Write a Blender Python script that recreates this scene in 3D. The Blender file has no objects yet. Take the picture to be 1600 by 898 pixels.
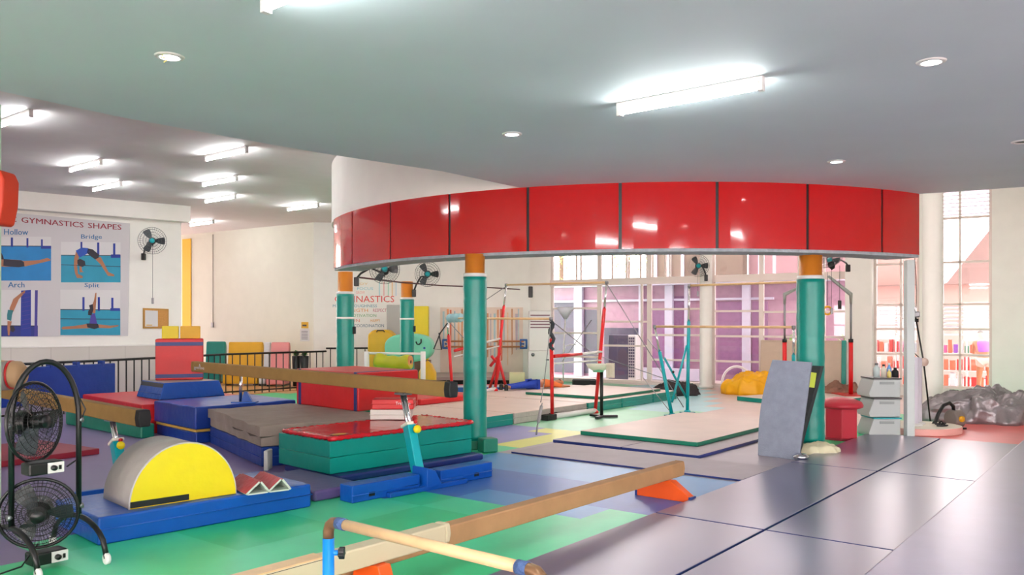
import bpy, bmesh, math, random
from mathutils import Vector, Matrix, noise
random.seed(4)
S = bpy.context.scene
C = S.collection
PI = math.pi
H, F, HZ = 1.75, 1290.0, 505.0      # eye height, focal length in pixels, horizon row (1600x898)

# ---------------------------------------------------------------- camera, sky, exposure
cam = bpy.data.objects.new('camera', bpy.data.cameras.new('camera')); C.objects.link(cam)
cam.location = (0, 0, H); cam.rotation_euler = (PI/2, 0, 0)
cam.data.sensor_width = 36; cam.data.lens = 36*F/1600; cam.data.shift_y = (HZ-449)/1600
cam.data.clip_end = 200
S.camera = cam
S.view_settings.view_transform = 'Standard'; S.view_settings.look = 'None'
S.view_settings.gamma = 1; S.view_settings.use_curve_mapping = False
S.view_settings.exposure = 1.04
W = bpy.data.worlds.new('sky'); S.world = W; W.use_nodes = True
W.node_tree.nodes['Background'].inputs[0].default_value = (1.0, 0.905, 0.86, 1)
W.node_tree.nodes['Background'].inputs[1].default_value = 6.9
TUBE = 48.0      # emission of the fluorescent tubes
DOWN = 14.0

# ---------------------------------------------------------------- helpers
def lin(c):
    return tuple(((v/255)/12.92 if v/255 <= .04045 else ((v/255+.055)/1.055)**2.4) for v in c)
_m = {}
def mat(name, rgb, rough=.5, metal=0, bump=0, bscale=8, var=0, vscale=3, emit=0, coat=0, spec=.5, crough=None):
    if name in _m: return _m[name]
    m = bpy.data.materials.new(name); m.use_nodes = True; _m[name] = m
    nt = m.node_tree; b = nt.nodes['Principled BSDF']; c = lin(rgb)
    b.inputs['Base Color'].default_value = (*c, 1); b.inputs['Roughness'].default_value = rough
    b.inputs['Metallic'].default_value = metal; b.inputs['Coat Weight'].default_value = coat
    b.inputs['Coat Roughness'].default_value = .08; b.inputs['Specular IOR Level'].default_value = spec
    if crough is not None: b.inputs['Coat Roughness'].default_value = crough; b.inputs['Coat IOR'].default_value = 1.7
    tc = nt.nodes.new('ShaderNodeTexCoord')
    if var:
        n = nt.nodes.new('ShaderNodeTexNoise'); n.inputs['Scale'].default_value = vscale; n.inputs['Detail'].default_value = 5
        nt.links.new(tc.outputs['Object'], n.inputs['Vector'])
        r = nt.nodes.new('ShaderNodeValToRGB'); r.color_ramp.elements[0].position = .3; r.color_ramp.elements[1].position = .7
        r.color_ramp.elements[0].color = (*[v*(1-var) for v in c], 1); r.color_ramp.elements[1].color = (*[min(1, v*(1+var)) for v in c], 1)
        nt.links.new(n.outputs['Fac'], r.inputs[0]); nt.links.new(r.outputs[0], b.inputs['Base Color'])
    if bump:
        n = nt.nodes.new('ShaderNodeTexNoise'); n.inputs['Scale'].default_value = bscale; n.inputs['Detail'].default_value = 4
        nt.links.new(tc.outputs['Object'], n.inputs['Vector'])
        u = nt.nodes.new('ShaderNodeBump'); u.inputs['Strength'].default_value = bump; u.inputs['Distance'].default_value = .05
        nt.links.new(n.outputs['Fac'], u.inputs['Height']); nt.links.new(u.outputs[0], b.inputs['Normal'])
    if emit:
        b.inputs['Emission Color'].default_value = (.96, 1, 1, 1); b.inputs['Emission Strength'].default_value = emit
    return m
def glassmat():
    m = bpy.data.materials.new('window_glass'); m.use_nodes = True; nt = m.node_tree; nt.nodes.clear()
    o = nt.nodes.new('ShaderNodeOutputMaterial'); mx = nt.nodes.new('ShaderNodeMixShader')
    t = nt.nodes.new('ShaderNodeBsdfTransparent'); g = nt.nodes.new('ShaderNodeBsdfGlossy'); fr = nt.nodes.new('ShaderNodeFresnel')
    g.inputs['Roughness'].default_value = .02; fr.inputs[0].default_value = 1.45
    t.inputs[0].default_value = (.95, .95, .97, 1)
    nt.links.new(fr.outputs[0], mx.inputs[0]); nt.links.new(t.outputs[0], mx.inputs[1]); nt.links.new(g.outputs[0], mx.inputs[2])
    nt.links.new(mx.outputs[0], o.inputs[0]); return m
GLASS = glassmat()
def translucent(name, rgb):
    m = bpy.data.materials.new(name); m.use_nodes = True; nt = m.node_tree; nt.nodes.clear(); c = (*lin(rgb), 1)
    o = nt.nodes.new('ShaderNodeOutputMaterial'); mx = nt.nodes.new('ShaderNodeMixShader'); mx.inputs[0].default_value = .6
    d = nt.nodes.new('ShaderNodeBsdfDiffuse'); t = nt.nodes.new('ShaderNodeBsdfTranslucent'); d.inputs[0].default_value = c; t.inputs[0].default_value = c
    nt.links.new(d.outputs[0], mx.inputs[1]); nt.links.new(t.outputs[0], mx.inputs[2]); nt.links.new(mx.outputs[0], o.inputs[0]); return m
FROST = translucent('frosted_glass', (235, 235, 240))

def fp(px, py, z=0):
    d = (H-z)*F/(py-HZ); return Vector(((px-800)/F*d, d, z))
def at(px, py, d): return Vector(((px-800)/F*d, d, H-(py-HZ)*d/F))

def nb(): return bmesh.new()
def box(bm, c, s, R=None, mi=0):
    vs = []
    for x in (-.5, .5):
        for y in (-.5, .5):
            for z in (-.5, .5):
                p = Vector((x*s[0], y*s[1], z*s[2]))
                if R is not None: p = R @ p
                vs.append(bm.verts.new(p+Vector(c)))
    for f in ((0,1,3,2),(4,6,7,5),(0,4,5,1),(2,3,7,6),(0,2,6,4),(1,5,7,3)):
        fc = bm.faces.new([vs[i] for i in f]); fc.material_index = mi
    return bm
def b3(bm, x0, x1, y0, y1, z0, z1, mi=0):
    return box(bm, ((x0+x1)/2, (y0+y1)/2, (z0+z1)/2), (abs(x1-x0), abs(y1-y0), abs(z1-z0)), None, mi)
def tube(bm, pts, r, n=10, closed=False, cap=True, flat=1.0):
    pts = [Vector(p) for p in pts]; k = len(pts); rs = r if isinstance(r, (list, tuple)) else [r]*k
    rings = []; up = None
    for i, p in enumerate(pts):
        a = pts[(i-1) % k] if (closed or i > 0) else p; b = pts[(i+1) % k] if (closed or i < k-1) else p
        t = (b-a).normalized()
        if up is None:
            up = Vector((0, 0, 1)) if abs(t.z) < .9 else Vector((1, 0, 0))
        s = t.cross(up)
        if s.length < 1e-5: s = t.orthogonal()
        s.normalize(); up2 = s.cross(t).normalized(); up = up2
        rings.append([bm.verts.new(p+s*math.cos(2*PI*j/n)*rs[i]+up2*math.sin(2*PI*j/n)*rs[i]*flat) for j in range(n)])
    m = k if closed else k-1
    for i in range(m):
        A, B = rings[i], rings[(i+1) % k]
        for j in range(n):
            f = bm.faces.new((A[j], A[(j+1) % n], B[(j+1) % n], B[j])); f.smooth = True
    if cap and not closed:
        bm.faces.new(rings[0][::-1]); bm.faces.new(rings[-1])
    return bm
def lathe(bm, prof, c=(0,0,0), n=24, R=None, a0=0, a1=2*PI):
    full = abs(a1-a0-2*PI) < 1e-6; cols = n if full else n+1; rings = []
    for r, z in prof:
        ring = []
        for j in range(cols):
            a = a0+(a1-a0)*j/n; p = Vector((r*math.cos(a), r*math.sin(a), z))
            if R is not None: p = R @ p
            ring.append(bm.verts.new(p+Vector(c)))
        rings.append(ring)
    for i in range(len(rings)-1):
        for j in range(n):
            k = (j+1) % cols
            f = bm.faces.new((rings[i][j], rings[i][k], rings[i+1][k], rings[i+1][j])); f.smooth = True
    return bm
def prism(bm, poly, z0, z1, M=None, mi=0, mtop=None):
    a = [Vector((p[0], p[1], z0)) for p in poly]; b = [Vector((p[0], p[1], z1)) for p in poly]
    if M is not None: a = [M @ p for p in a]; b = [M @ p for p in b]
    va = [bm.verts.new(p) for p in a]; vb = [bm.verts.new(p) for p in b]; n = len(poly)
    bm.faces.new(va[::-1]).material_index = mi; bm.faces.new(vb).material_index = mi if mtop is None else mtop
    for i in range(n): bm.faces.new((va[i], va[(i+1) % n], vb[(i+1) % n], vb[i])).material_index = mi
    return bm
def obj(name, bm, m, parent=None, loc=(0,0,0), rz=0, bev=0, seg=3, label=None, rot=None, smooth=False, sub=0):
    bmesh.ops.recalc_face_normals(bm, faces=bm.faces)
    me = bpy.data.meshes.new(name); bm.to_mesh(me); bm.free()
    for x in (m if isinstance(m, (list, tuple)) else [m]): me.materials.append(x)
    o = bpy.data.objects.new(name, me); C.objects.link(o)
    o.location = loc; o.rotation_euler = rot if rot else (0, 0, rz)
    if parent: o.parent = parent
    if smooth or bev:
        for p in me.polygons: p.use_smooth = True
    if bev:
        b = o.modifiers.new('bevel', 'BEVEL'); b.width = bev; b.segments = seg; b.limit_method = 'ANGLE'; b.angle_limit = .7; b.harden_normals = True
    if sub:
        s = o.modifiers.new('sub', 'SUBSURF'); s.levels = s.render_levels = sub
    if label: o['label'] = label
    return o
def tag(o, label, cat, group=None, kind=None):
    if label: o['label'] = label
    if cat: o['category'] = cat
    if group: o['group'] = group
    if kind: o['kind'] = kind
    return o
def thing(name, label, cat, loc=(0,0,0), rz=0, group=None, rot=None):
    o = bpy.data.objects.new(name, None); C.objects.link(o); o.empty_display_size = .1
    o.location = loc; o.rotation_euler = rot if rot else (0, 0, rz)
    return tag(o, label, cat, group)
def struct(name, bm, m, **k):
    o = obj(name, bm, m, **k); o['kind'] = 'structure'; return o
def rebase(o, base):
    base = Vector(base)
    o.data.transform(Matrix.Translation(-base)); o.location = base; return o

class Plane:       # a vertical wall plane seen from the room; local x along, y up, z out of the wall
    def __init__(s, p0, p1):
        s.p = Vector((p0[0], p0[1])); s.d = (Vector((p1[0], p1[1]))-s.p).normalized(); s.n = Vector((s.d.y, -s.d.x)); s.a = math.atan2(s.d.y, s.d.x)
    def hit(s, px, py=HZ, off=0):
        k = (px-800)/F; p = s.p+s.n*off    # (p.x+t d.x) = k (p.y + t d.y)
        t = (k*p.y-p.x)/(s.d.x-k*s.d.y); q = p+s.d*t
        return t, H-(py-HZ)*q.y/F
    def pt(s, t, z, off=0):
        q = s.p+s.d*t+s.n*off; return Vector((q.x, q.y, z))
    def rot(s): return (PI/2, 0, s.a)
def wroot(pl, px, py, name, label, cat, off=0, group=None):
    t, z = pl.hit(px, py, off); r = thing(name, label, cat, pl.pt(t, z, off), rot=pl.rot(), group=group)
    r['_t'] = t; r['_z'] = z; r['_off'] = off
    def L(a, b):
        tt, zz = pl.hit(a, b, off); return (tt-t, zz-z)
    for k in ('_t', '_z', '_off'): del r[k]
    return r, L
_tc = {}
def text_verts(s, bold=0):
    if (s, bold) in _tc: return _tc[(s, bold)]
    cu = bpy.data.curves.new('t', 'FONT'); cu.body = s; cu.resolution_u = 2; cu.offset = bold
    o = bpy.data.objects.new('t', cu); C.objects.link(o); dg = bpy.context.evaluated_depsgraph_get(); dg.update()
    me = bpy.data.meshes.new_from_object(o.evaluated_get(dg)); bpy.data.objects.remove(o)
    xs = [v.co.x for v in me.vertices]; ys = [v.co.y for v in me.vertices]
    x0, x1, y0, y1 = min(xs), max(xs), min(ys), max(ys)
    r = ([((v.co.x-x0)/(x1-x0), (v.co.y-y0)/(y1-y0)) for v in me.vertices], [tuple(p.vertices) for p in me.polygons]); bpy.data.meshes.remove(me)
    _tc[(s, bold)] = r; return r
def text_on(name, s, bl, br, tr, tl, z, m, parent, label=None, bold=0):   # flat lettering stretched over a quad, on the local plane z
    vs, fs = text_verts(s); bm = nb(); vv = []
    for u, w in vs:
        x = (bl[0]*(1-u)+br[0]*u)*(1-w)+(tl[0]*(1-u)+tr[0]*u)*w; y = (bl[1]*(1-u)+br[1]*u)*(1-w)+(tl[1]*(1-u)+tr[1]*u)*w
        vv.append(bm.verts.new((x, y, z)))
    for f in fs:
        try: bm.faces.new([vv[i] for i in f])
        except ValueError: pass
    if bold:
        g = bmesh.ops.duplicate(bm, geom=bm.verts[:]+bm.edges[:]+bm.faces[:]); w = (Vector(br)-Vector(bl)).length
        for e in g['geom']:
            if isinstance(e, bmesh.types.BMVert): e.co += Vector((w*bold/max(3, len(s))*2.2, 0, .0004))
    return obj(name, bm, m, parent, label=label)

# ---------------------------------------------------------------- materials
WHITE = mat('white_paint', (242, 239, 234), .75, bump=.05, bscale=3, var=.02)
CREAM = mat('cream_paint', (228, 228, 214), .75, var=.02)
CEIL = mat('ceiling_paint', (218, 230, 233), .7, bump=.25, bscale=1.2, var=.03, vscale=.7)
CEILL = mat('upper_ceiling_paint', (228, 222, 222), .75, var=.02)
TILEW = mat('wainscot_tile', (222, 216, 208), .4)
METW = mat('white_metal', (228, 226, 224), .35)
CHROME = mat('chrome', (220, 220, 225), .15, metal=1)
BLACK = mat('black_metal', (18, 18, 20), .35)
RUB = mat('black_rubber', (22, 22, 24), .7)
TEAL = mat('teal_vinyl', (0, 138, 126), .33, bump=.12, bscale=5, var=.05)
GREENV = mat('green_vinyl', (14, 120, 96), .4, bump=.1, bscale=5, var=.05)
BLUE = mat('blue_vinyl', (12, 82, 176), .3, bump=.22, bscale=6, var=.05)
DBLUE = mat('dark_blue_vinyl', (18, 56, 142), .35, bump=.18, bscale=5, var=.06)
NAVY = mat('navy_vinyl', (34, 50, 118), .38, bump=.1, bscale=4, var=.05)
PURP = mat('purple_vinyl', (92, 76, 128), .4, bump=.1, var=.05)
RED = mat('red_vinyl', (205, 30, 34), .4, bump=.15, bscale=5, var=.05)
REDG = mat('glossy_red_vinyl', (196, 28, 40), .15, bump=.1, bscale=10, var=.05)
DRED = mat('dark_red_vinyl', (150, 34, 52), .5, bump=.1, var=.05)
YEL = mat('yellow_vinyl', (228, 206, 6), .42, bump=.2, bscale=5, var=.03)
MUST = mat('mustard_vinyl', (222, 168, 20), .45, bump=.15, var=.05)
GREYV = mat('grey_vinyl', (158, 150, 146), .5, bump=.4, bscale=5, var=.1)
TAUPE = mat('taupe_canvas', (146, 132, 122), .7, bump=.5, bscale=4, var=.1)
BEIGE = mat('beige_carpet_top', (214, 192, 180), .42, bump=.03, var=.05, vscale=2)
LGREY = mat('lilac_grey_carpet', (176, 166, 172), .6, bump=.05, var=.05)
SUEDE = mat('brown_suede', (150, 116, 62), .8, bump=.05, bscale=60, var=.08, vscale=6)
SUEDE2 = mat('tan_suede', (172, 130, 90), .8, bump=.05, bscale=60, var=.08, vscale=6)
BONE = mat('bone_vinyl', (196, 184, 152), .6, bump=.05, var=.04)
WOOD = mat('pale_wood', (214, 178, 132), .4, var=.08, vscale=12)
WOODF = mat('wood_floor', (196, 146, 92), .35, var=.1)
ORANGE = mat('orange_paint', (228, 84, 16), .4)
PORANGE = mat('pillar_orange', (214, 130, 40), .35, var=.05)
TEALM = mat('teal_paint', (0, 160, 170), .3)
REDM = mat('red_metal_paint', (214, 24, 30), .3)
BLUEM = mat('blue_metal_paint', (10, 130, 216), .35)
PANEL = mat('red_laminate', (196, 10, 14), .06, var=.03, coat=.3, spec=.7)
CONC = mat('rough_concrete', (168, 176, 182), .8, bump=.4, bscale=20, var=.15, vscale=14)
TUBEM = mat('lit_tube', (255, 255, 255), .5, emit=TUBE)
FILLM = mat('lit_fill_tube', (255, 255, 255), .5, emit=170)  # strong warm glow for the added unseen tubes that brighten the hall
FILLM.node_tree.nodes['Principled BSDF'].inputs['Emission Color'].default_value = (1, .9, .84, 1)
DOWNM = mat('lit_downlight', (255, 255, 255), .5, emit=DOWN)
CLOTHW = mat('white_cloth', (232, 226, 210), .9, bump=.3)
STEEL = mat('grey_steel', (140, 140, 145), .35, metal=.8)
CORK = mat('cork', (196, 142, 78), .9, var=.1, vscale=30)
LEAF = mat('leaf', (60, 120, 50), .5, var=.2)
SKIN = mat('skin', (196, 132, 96), .55)
HAIR = mat('dark_hair', (30, 22, 20), .6)
# ================================================================ SETTING
U = math.atan2(1290, 1015); uv = Vector((math.cos(U), math.sin(U))); vv_ = Vector((math.sin(U), -math.cos(U)))
O0 = fp(1195, 834).xy
# ---- floor: one carpet of coloured square tiles
tile_mats = {}
def tm(k, rgb):
    a = mat('tile_'+k, rgb, .38, bump=.02, bscale=14, var=.05, vscale=2.5); tile_mats[k] = a
for k, c in (('green', (48, 204, 134)), ('green2', (72, 216, 156)), ('blue', (58, 110, 184)), ('blue2', (84, 150, 204)), ('blue3', (28, 120, 200)),
             ('lav', (124, 106, 152)), ('grey', (172, 162, 170)), ('yell', (222, 224, 110)), ('pgreen', (150, 214, 176)), ('lil', (140, 140, 196)),
             ('sky', (170, 214, 220)), ('beige', (214, 190, 178)), ('red', (226, 110, 106)), ('navy', (52, 60, 110)), ('wood', (206, 158, 104))): tm(k, c)
keys = list(tile_mats)
def inside(p, poly):
    x, y = p; r = False; n = len(poly)
    for i in range(n):
        x0, y0 = poly[i]; x1, y1 = poly[(i+1) % n]
        if (y0 > y) != (y1 > y) and x < (x1-x0)*(y-y0)/(y1-y0)+x0: r = not r
    return r
zones = [  # carpet regions, given by their outlines on the ground
    ([(300,622),(340,590),(420,596),(640,592),(640,602),(480,612)], 'wood'),
    ([(1440,692),(1440,655),(1900,640),(1900,700)], 'red'),
    ([(785,694),(860,672),(905,677),(820,694)], 'yell'),
    ([(740,692),(745,668),(830,662),(860,674),(790,694)], 'lil'),
    ([(770,706),(840,688),(1250,690),(1250,720),(1180,752),(1035,738),(995,730)], 'grey'),
    ([(1100,600),(1500,600),(1450,640),(1180,700),(1100,690),(1000,664),(1120,640)], 'beige'),
    ([(960,612),(1000,596),(1260,596),(1180,620),(1130,640),(1000,644)], 'sky'),
    ([(740,668),(900,596),(1010,596),(1130,642),(1000,664),(900,690),(820,682)], 'pgreen'),
    ([(600,768),(640,745),(760,705),(800,706),(1035,738),(1180,752),(1215,758),(1040,812),(940,796),(870,806),(770,790),(660,768)], 'BL'),
    ([(-900,900),(-900,585),(340,585),(500,740),(480,770),(100,840),(0,900)], 'lav'),
]
def proj(p):
    return (800+F*p.x/p.y, HZ+H*F/p.y) if p.y > .5 else (800, 5000)
bm = nb(); cs = .5; grid = {}
def gv(i, j):
    if (i, j) not in grid:
        q = O0+uv*(i*cs)+vv_*(j*cs); grid[(i, j)] = bm.verts.new((q.x, q.y, 0))
    return grid[(i, j)]
rng = random.Random(7)
big = {}
for i in range(-30, 66):
    for j in range(-44, 34):
        q = O0+uv*((i+.5)*cs)+vv_*((j+.5)*cs)
        if not (-16 < q.x < 16 and -5 < q.y < 29.5) or (q.x > .5 and q.y > 25.95-.6*q.x): continue
        key = (i//2, j//2)
        if key not in big: big[key] = rng.random()
        r = big[key]; pr = proj(q); k = 'green' if r < .5 else 'green2'
        for poly, zk in zones:
            if inside(pr, poly):
                k = zk; break
        if q.y < 3.6 or (q.y < 9 and q.x > 4): k = 'grey'  # unseen floor made grey to keep its bounce on the ceiling neutral
        if k == 'BL': k = 'blue' if r < .55 else ('blue2' if r < .85 else 'blue3')
        f = bm.faces.new((gv(i, j), gv(i+1, j), gv(i+1, j+1), gv(i, j+1))); f.material_index = keys.index(k)
struct('floor', bm, [tile_mats[k] for k in keys])
bm = nb(); b3(bm, -60, 80, -40, 90, -.3, -.02); o = struct('ground', bm, mat('outside_paving', (206, 190, 186), .7)); 

# ---- planes
PL = Plane(((20-800)/F*18.3, 18.3), ((298-800)/F*20.8, 20.8))        # left wall soffit face
PB = Plane((-11.6, 27.95), (-5.79, 24.1))                             # back wall, oblique part
PG = Plane((-5.79, 24.1), (.55, 24.1+.9))                              # back wall with lettering
PW = Plane((1.19, 25.2), (11.19, 19.2))                               # window wall
ZC, ZH, ZS = 4.7, 6.6, 3.6
def wallbox(pl, t0, t1, z0, z1, o0, o1, bm=None):
    bm = bm or nb(); a = pl.pt(t0, 0, o0).xy; b = pl.pt(t1, 0, o0).xy; c = pl.pt(t1, 0, o1).xy; d = pl.pt(t0, 0, o1).xy
    return prism(bm, [a, b, c, d], z0, z1)
tEndS = PL.hit(298)[0]; tEndW = PL.hit(283, off=-.3)[0]
struct('wall_left', wallbox(PL, -6, tEndW, 0, ZC+.1, -.6, -.3), WHITE)
struct('trim_1', wallbox(PL, -6, tEndS, 4.3, ZC+.02, -.3, 0), WHITE, bev=.01)
bm = wallbox(PL, -6, tEndW-.02, 0, 1.2, -.3, -.26)
o = struct('trim_2', bm, mat('wainscot', (216, 210, 202), .4))
bm = nb(); wallbox(PL, -6, tEndW, 1.2, 1.235, -.3, -.24, bm); struct('trim_3', bm, WHITE)
bm = nb()
for k in range(-10, 12):
    if k*.8 < tEndW-.1: wallbox(PL, k*.8, k*.8+.008, 0, 1.2, -.262, -.258, bm)
struct('trim_4', bm, mat('tile_grout', (186, 180, 172), .8))
struct('wall_back', wallbox(PB, -1.5, (Vector((-5.79, 24.1))-PB.p).length, 0, ZC+.1, -.2, 0), CREAM)
tg = (Vector((.55, 25.0))-PG.p).length
struct('wall_rear', wallbox(PG, 0, tg, 0, ZH, -.2, 0), WHITE)
bm = nb(); prism(bm, [(.5, 25.2), (1.19, 25.2), (1.19, 25.4), (.5, 25.4)], 0, ZH); struct('wall_rear_return', bm, WHITE)['kind'] = 'structure'
# yellow panel on the back wall
a, b = PB.hit(286)[0], PB.hit(299)[0]
struct('trim_5', wallbox(PB, a, b, 0, 4.55, 0, .03), mat('yellow_wall_paint', (240, 184, 0), .6))
# ceilings
CX, CY, R0 = 2.47, 16.8, 6.0
def arc(a, r=R0): return Vector((CX+r*math.cos(math.radians(a)), CY+r*math.sin(math.radians(a))))
edge = [(-8.4,-5), (-7.6,0), (-6.4,3.2), (-5.2,5.1), (-4.3,6.3), (-4.06,6.6), (-3.54,7.37), (-2.6,8.43), (-1.97,9.07), (-.85,10.05)]
poly = [Vector(e) for e in edge]+[arc(a, R0) for a in range(247, 304, 3)]+[arc(304), Vector((6.95, 11.2)), Vector((16, 5.6)), Vector((16, -5))]
bm = nb(); prism(bm, poly, ZS, ZH); struct('ceiling', bm, CEIL)
poly = [(-16,-5), (-8.2,-5), (-6.0,3.3), (-3.9,7), (-.9,10.2)]+[tuple(arc(a)) for a in range(246, 178, -4)]+[(-3.6,17), (-3.75,28.5), (-16,28.5)]
bm = nb(); prism(bm, poly, ZC, ZC+.15); struct('ceiling_upper', bm, CEILL)
bm = nb(); b3(bm, -4, 17, 4, 27, ZH, ZH+.15); struct('ceiling_hall', bm, CEILL)
bm = nb(); q = [arc(a) for a in range(248, 176, -3)]; q2 = [arc(a, R0-.12) for a in range(248, 176, -3)]
prism(bm, q+q2[::-1], ZS, ZH); struct('wall_drum', bm, WHITE, smooth=False)
bm = nb(); prism(bm, [(-3.6,16.7), (-3.45,16.7), (-3.6,24.4), (-3.75,24.4)], ZC-.1, ZH); struct('trim_6', bm, WHITE)
bm = nb(); b3(bm, -16.2, -16, -5, 29, 0, ZC); struct('wall_far_left', bm, WHITE)
bm = nb(); b3(bm, 15.9, 16.1, -5, 17, 0, ZH); struct('wall_right', bm, WHITE)
bm = nb(); b3(bm, -16, 16, -5.2, -5, 0, .8); b3(bm, -16, 16, -5.2, -5, 2.9, ZC); struct('wall_behind_added', bm, WHITE)  # unseen wall added to cut light from behind; open band admits daylight

# ---- window wall
FRAME = mat('window_frame_paint', (232, 218, 212), .45)
def T(px): return PW.hit(px)[0]
def window(n, xs, z0, z1, rows, cols, top_cols=None, tr=(2.87, 3.06), label=None):
    t0, t1 = T(xs[0]), T(xs[1]); base = PW.pt(t0, 0)
    root = thing('window_%d' % n, None, None, base, rot=PW.rot()); root['kind'] = 'structure'
    w = t1-t0; bm = nb(); d = .05; r = .03
    for x in (r, w-r): b3(bm, x-r, x+r, z0, z1, -d, d)
    for z in (z0+r, z1-r): b3(bm, 0, w, z-r, z+r, -d, d)
    if tr: b3(bm, 0, w, tr[0], tr[1], -.08, .12)
    for z in rows: b3(bm, 0, w, z-.028, z+.028, -.04, .04)
    for c in cols: x = T(c)-t0; b3(bm, x-.028, x+.028, z0, tr[0] if tr else z1, -.04, .04)
    for c in (top_cols or []): x = T(c)-t0; b3(bm, x-.02, x+.02, tr[1], z1, -.04, .04)
    obj('window_frame', bm, FRAME, root)
    bm = nb(); b3(bm, .02, w-.02, z0+.02, z1-.02, -.006, .006); obj('pane', bm, GLASS, root)
    return root
WT = 5.3
window(1, (862, 937), .05, WT, [2.2, 1.46, .75, 4.3], [], [901, 908])
window(2, (937, 1015), .05, WT, [1.8, 1.1, 4.3], [1003], [957, 980, 1001])
window(3, (1015, 1114), .05, WT, [2.15, 1.42, .72, 4.3], [], [1040, 1047])
window(4, (1114, 1190), .05, WT, [2.08, 1.4, .72, 4.2], [], [])
window(5, (1190, 1325), .05, WT, [2.05, 1.4, .72, 4.2], [1248, 1288], [1248, 1288])
Z7 = [4.25, 3.2, 2.2, 1.61, 1.0]
window(6, (1366, 1437), .2, WT, Z7, [1408], None, None)
window(7, (1470, 1550), .2, WT, Z7, [1500], None, None)
def louvres(px0, px1, z0, z1, lab):
    t0, t1 = T(px0), T(px1); r = thing('louvre_blind', lab, 'blind', PW.pt(t0, z0, -.03), rot=PW.rot(), group=None)
    n = int((z1-z0)/.085)
    for i in range(n):
        bm = nb(); box(bm, ((t1-t0)/2, (i+.5)*(z1-z0)/n, 0), (t1-t0, .085, .008), Matrix.Rotation(1.15, 3, 'X')); obj('slat', bm, FROST, r)
louvres(1372, 1434, 1.63, 2.18, 'white glass louvres across the window left of the round column')
louvres(1474, 1547, 1.63, 2.18, 'white glass louvres low in the tall window right of the column')
louvres(1474, 1547, 4.28, 5.1, 'white glass louvres at the top of the tall window right of the column')
louvres(1440, 1452, 4.28, 5.1, 'white glass louvres high beside the end of the red fascia')
def wp(p0, p1, z0, z1, name, o0=-.12, o1=.12, m=None):
    return struct(name, wallbox(PW, T(p0), T(p1), z0, z1, o0, o1), m or WHITE)
wp(1325, 1366, 0, ZH, 'wall_window_pier', -.12, .45)
wp(1437, 1470, 0, ZH, 'wall_pier'); 
struct('wall_window_end', wallbox(PW, T(1550), T(1550)+8, 0, ZH, -.12, .12), WHITE)
struct('wall_window_head', wallbox(PW, 0, T(1550), WT, ZH, -.12, .12), WHITE)
struct('baseboard_back', wallbox(PW, 0, T(1366), 0, .06, -.1, .1), FRAME)
wp(1366, 1550, 0, .2, 'baseboard_right', -.12, .12)

# ---- columns
def white_col(c, r, z1, name):
    bm = nb(); lathe(bm, [(0,0), (r*1.15,0), (r*1.15,.08), (r,.1), (r,z1), (0,z1)], n=28); return obj(name, bm, WHITE, loc=(c[0], c[1], 0))
tag(white_col((5.25, 22.35), .165, ZH, 'round_column'), 'round white column standing before the back windows', 'column')
tag(white_col((8.66, 17.0), .19, ZH, 'round_column'), 'round white column left of the silver tarpaulin heap', 'column')
bm = nb(); b3(bm, -.06, .06, -.06, .06, 0, 2.72); o = obj('square_post', bm, mat('pale_post_paint', (206, 214, 214), .5), loc=(6.1, 12.68, 0), bev=.008)
tag(o, 'slim square white post under the right end of the red fascia', 'post')
def pillar(c, r, lab, band=True, foot=0, ztop=2.4, foam=False):
    p = thing('padded_pillar', lab, 'pillar', (c[0], c[1], 0))
    bm = nb(); lathe(bm, [(0,0), (r*.84,0), (r*.84,2.72), (0,2.72)], n=32); obj('pillar_shaft', bm, PORANGE, p, label='orange painted shaft')
    bm = nb(); prof = [(r*.85, .12)]
    for i in range(41):
        z = .12+i*(ztop-.12)/40; prof.append((r*(1+.012*math.sin(i*1.9)+.012*math.sin(i*.7)), z))
    prof.append((r*.85, ztop)); lathe(bm, prof, n=40); obj('pillar_pad', bm, TEAL, p, label='teal vinyl padding')
    bm = nb(); lathe(bm, [(r*.86, ztop), (r*.97, ztop), (r*.97, ztop+.05), (r*.86, ztop+.05)], n=32); obj('pad_rim', bm, METW, p)
    if band:
        bm = nb(); lathe(bm, [(r*.9, 1.83), (r*1.03, 1.83), (r*1.03, 1.87), (r*.9, 1.87)], n=32); obj('pad_joint', bm, METW, p)
        bm = nb(); box(bm, (r*1.05, -.02, 1.62), (.05, .1, .14)); obj('strap_buckle', bm, RUB, p, bev=.01)
    bm = nb(); b3(bm, -r*1.0, r*1.0, -r*1.0, r*1.0, 0, .12); obj('pillar_foot', bm, GREENV, p, bev=.01)
    return p
pillar((-.52, 11.6), .165, 'nearest teal padded pillar, right of the teal mat stack', band=False)
pillar((4.14, 11.45), .185, 'teal padded pillar with the grey board leaning on it', band=False, ztop=2.36)
pillar((-3.15, 15.6), .165, 'teal padded pillar behind the red block, under the left end of the fascia', ztop=2.3)
pillar((-2.44, 19.2), .165, 'farthest teal padded pillar, in front of the mint green barrel', ztop=2.3)
bm = nb(); b3(bm, -.11, .11, -.1, .1, 0, .19)
tag(obj('foam_block', bm, GREENV, loc=(-.33, 11.26, 0), rz=.5, bev=.02), 'small green foam block at the foot of the nearest teal pillar', 'foam block')

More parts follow.
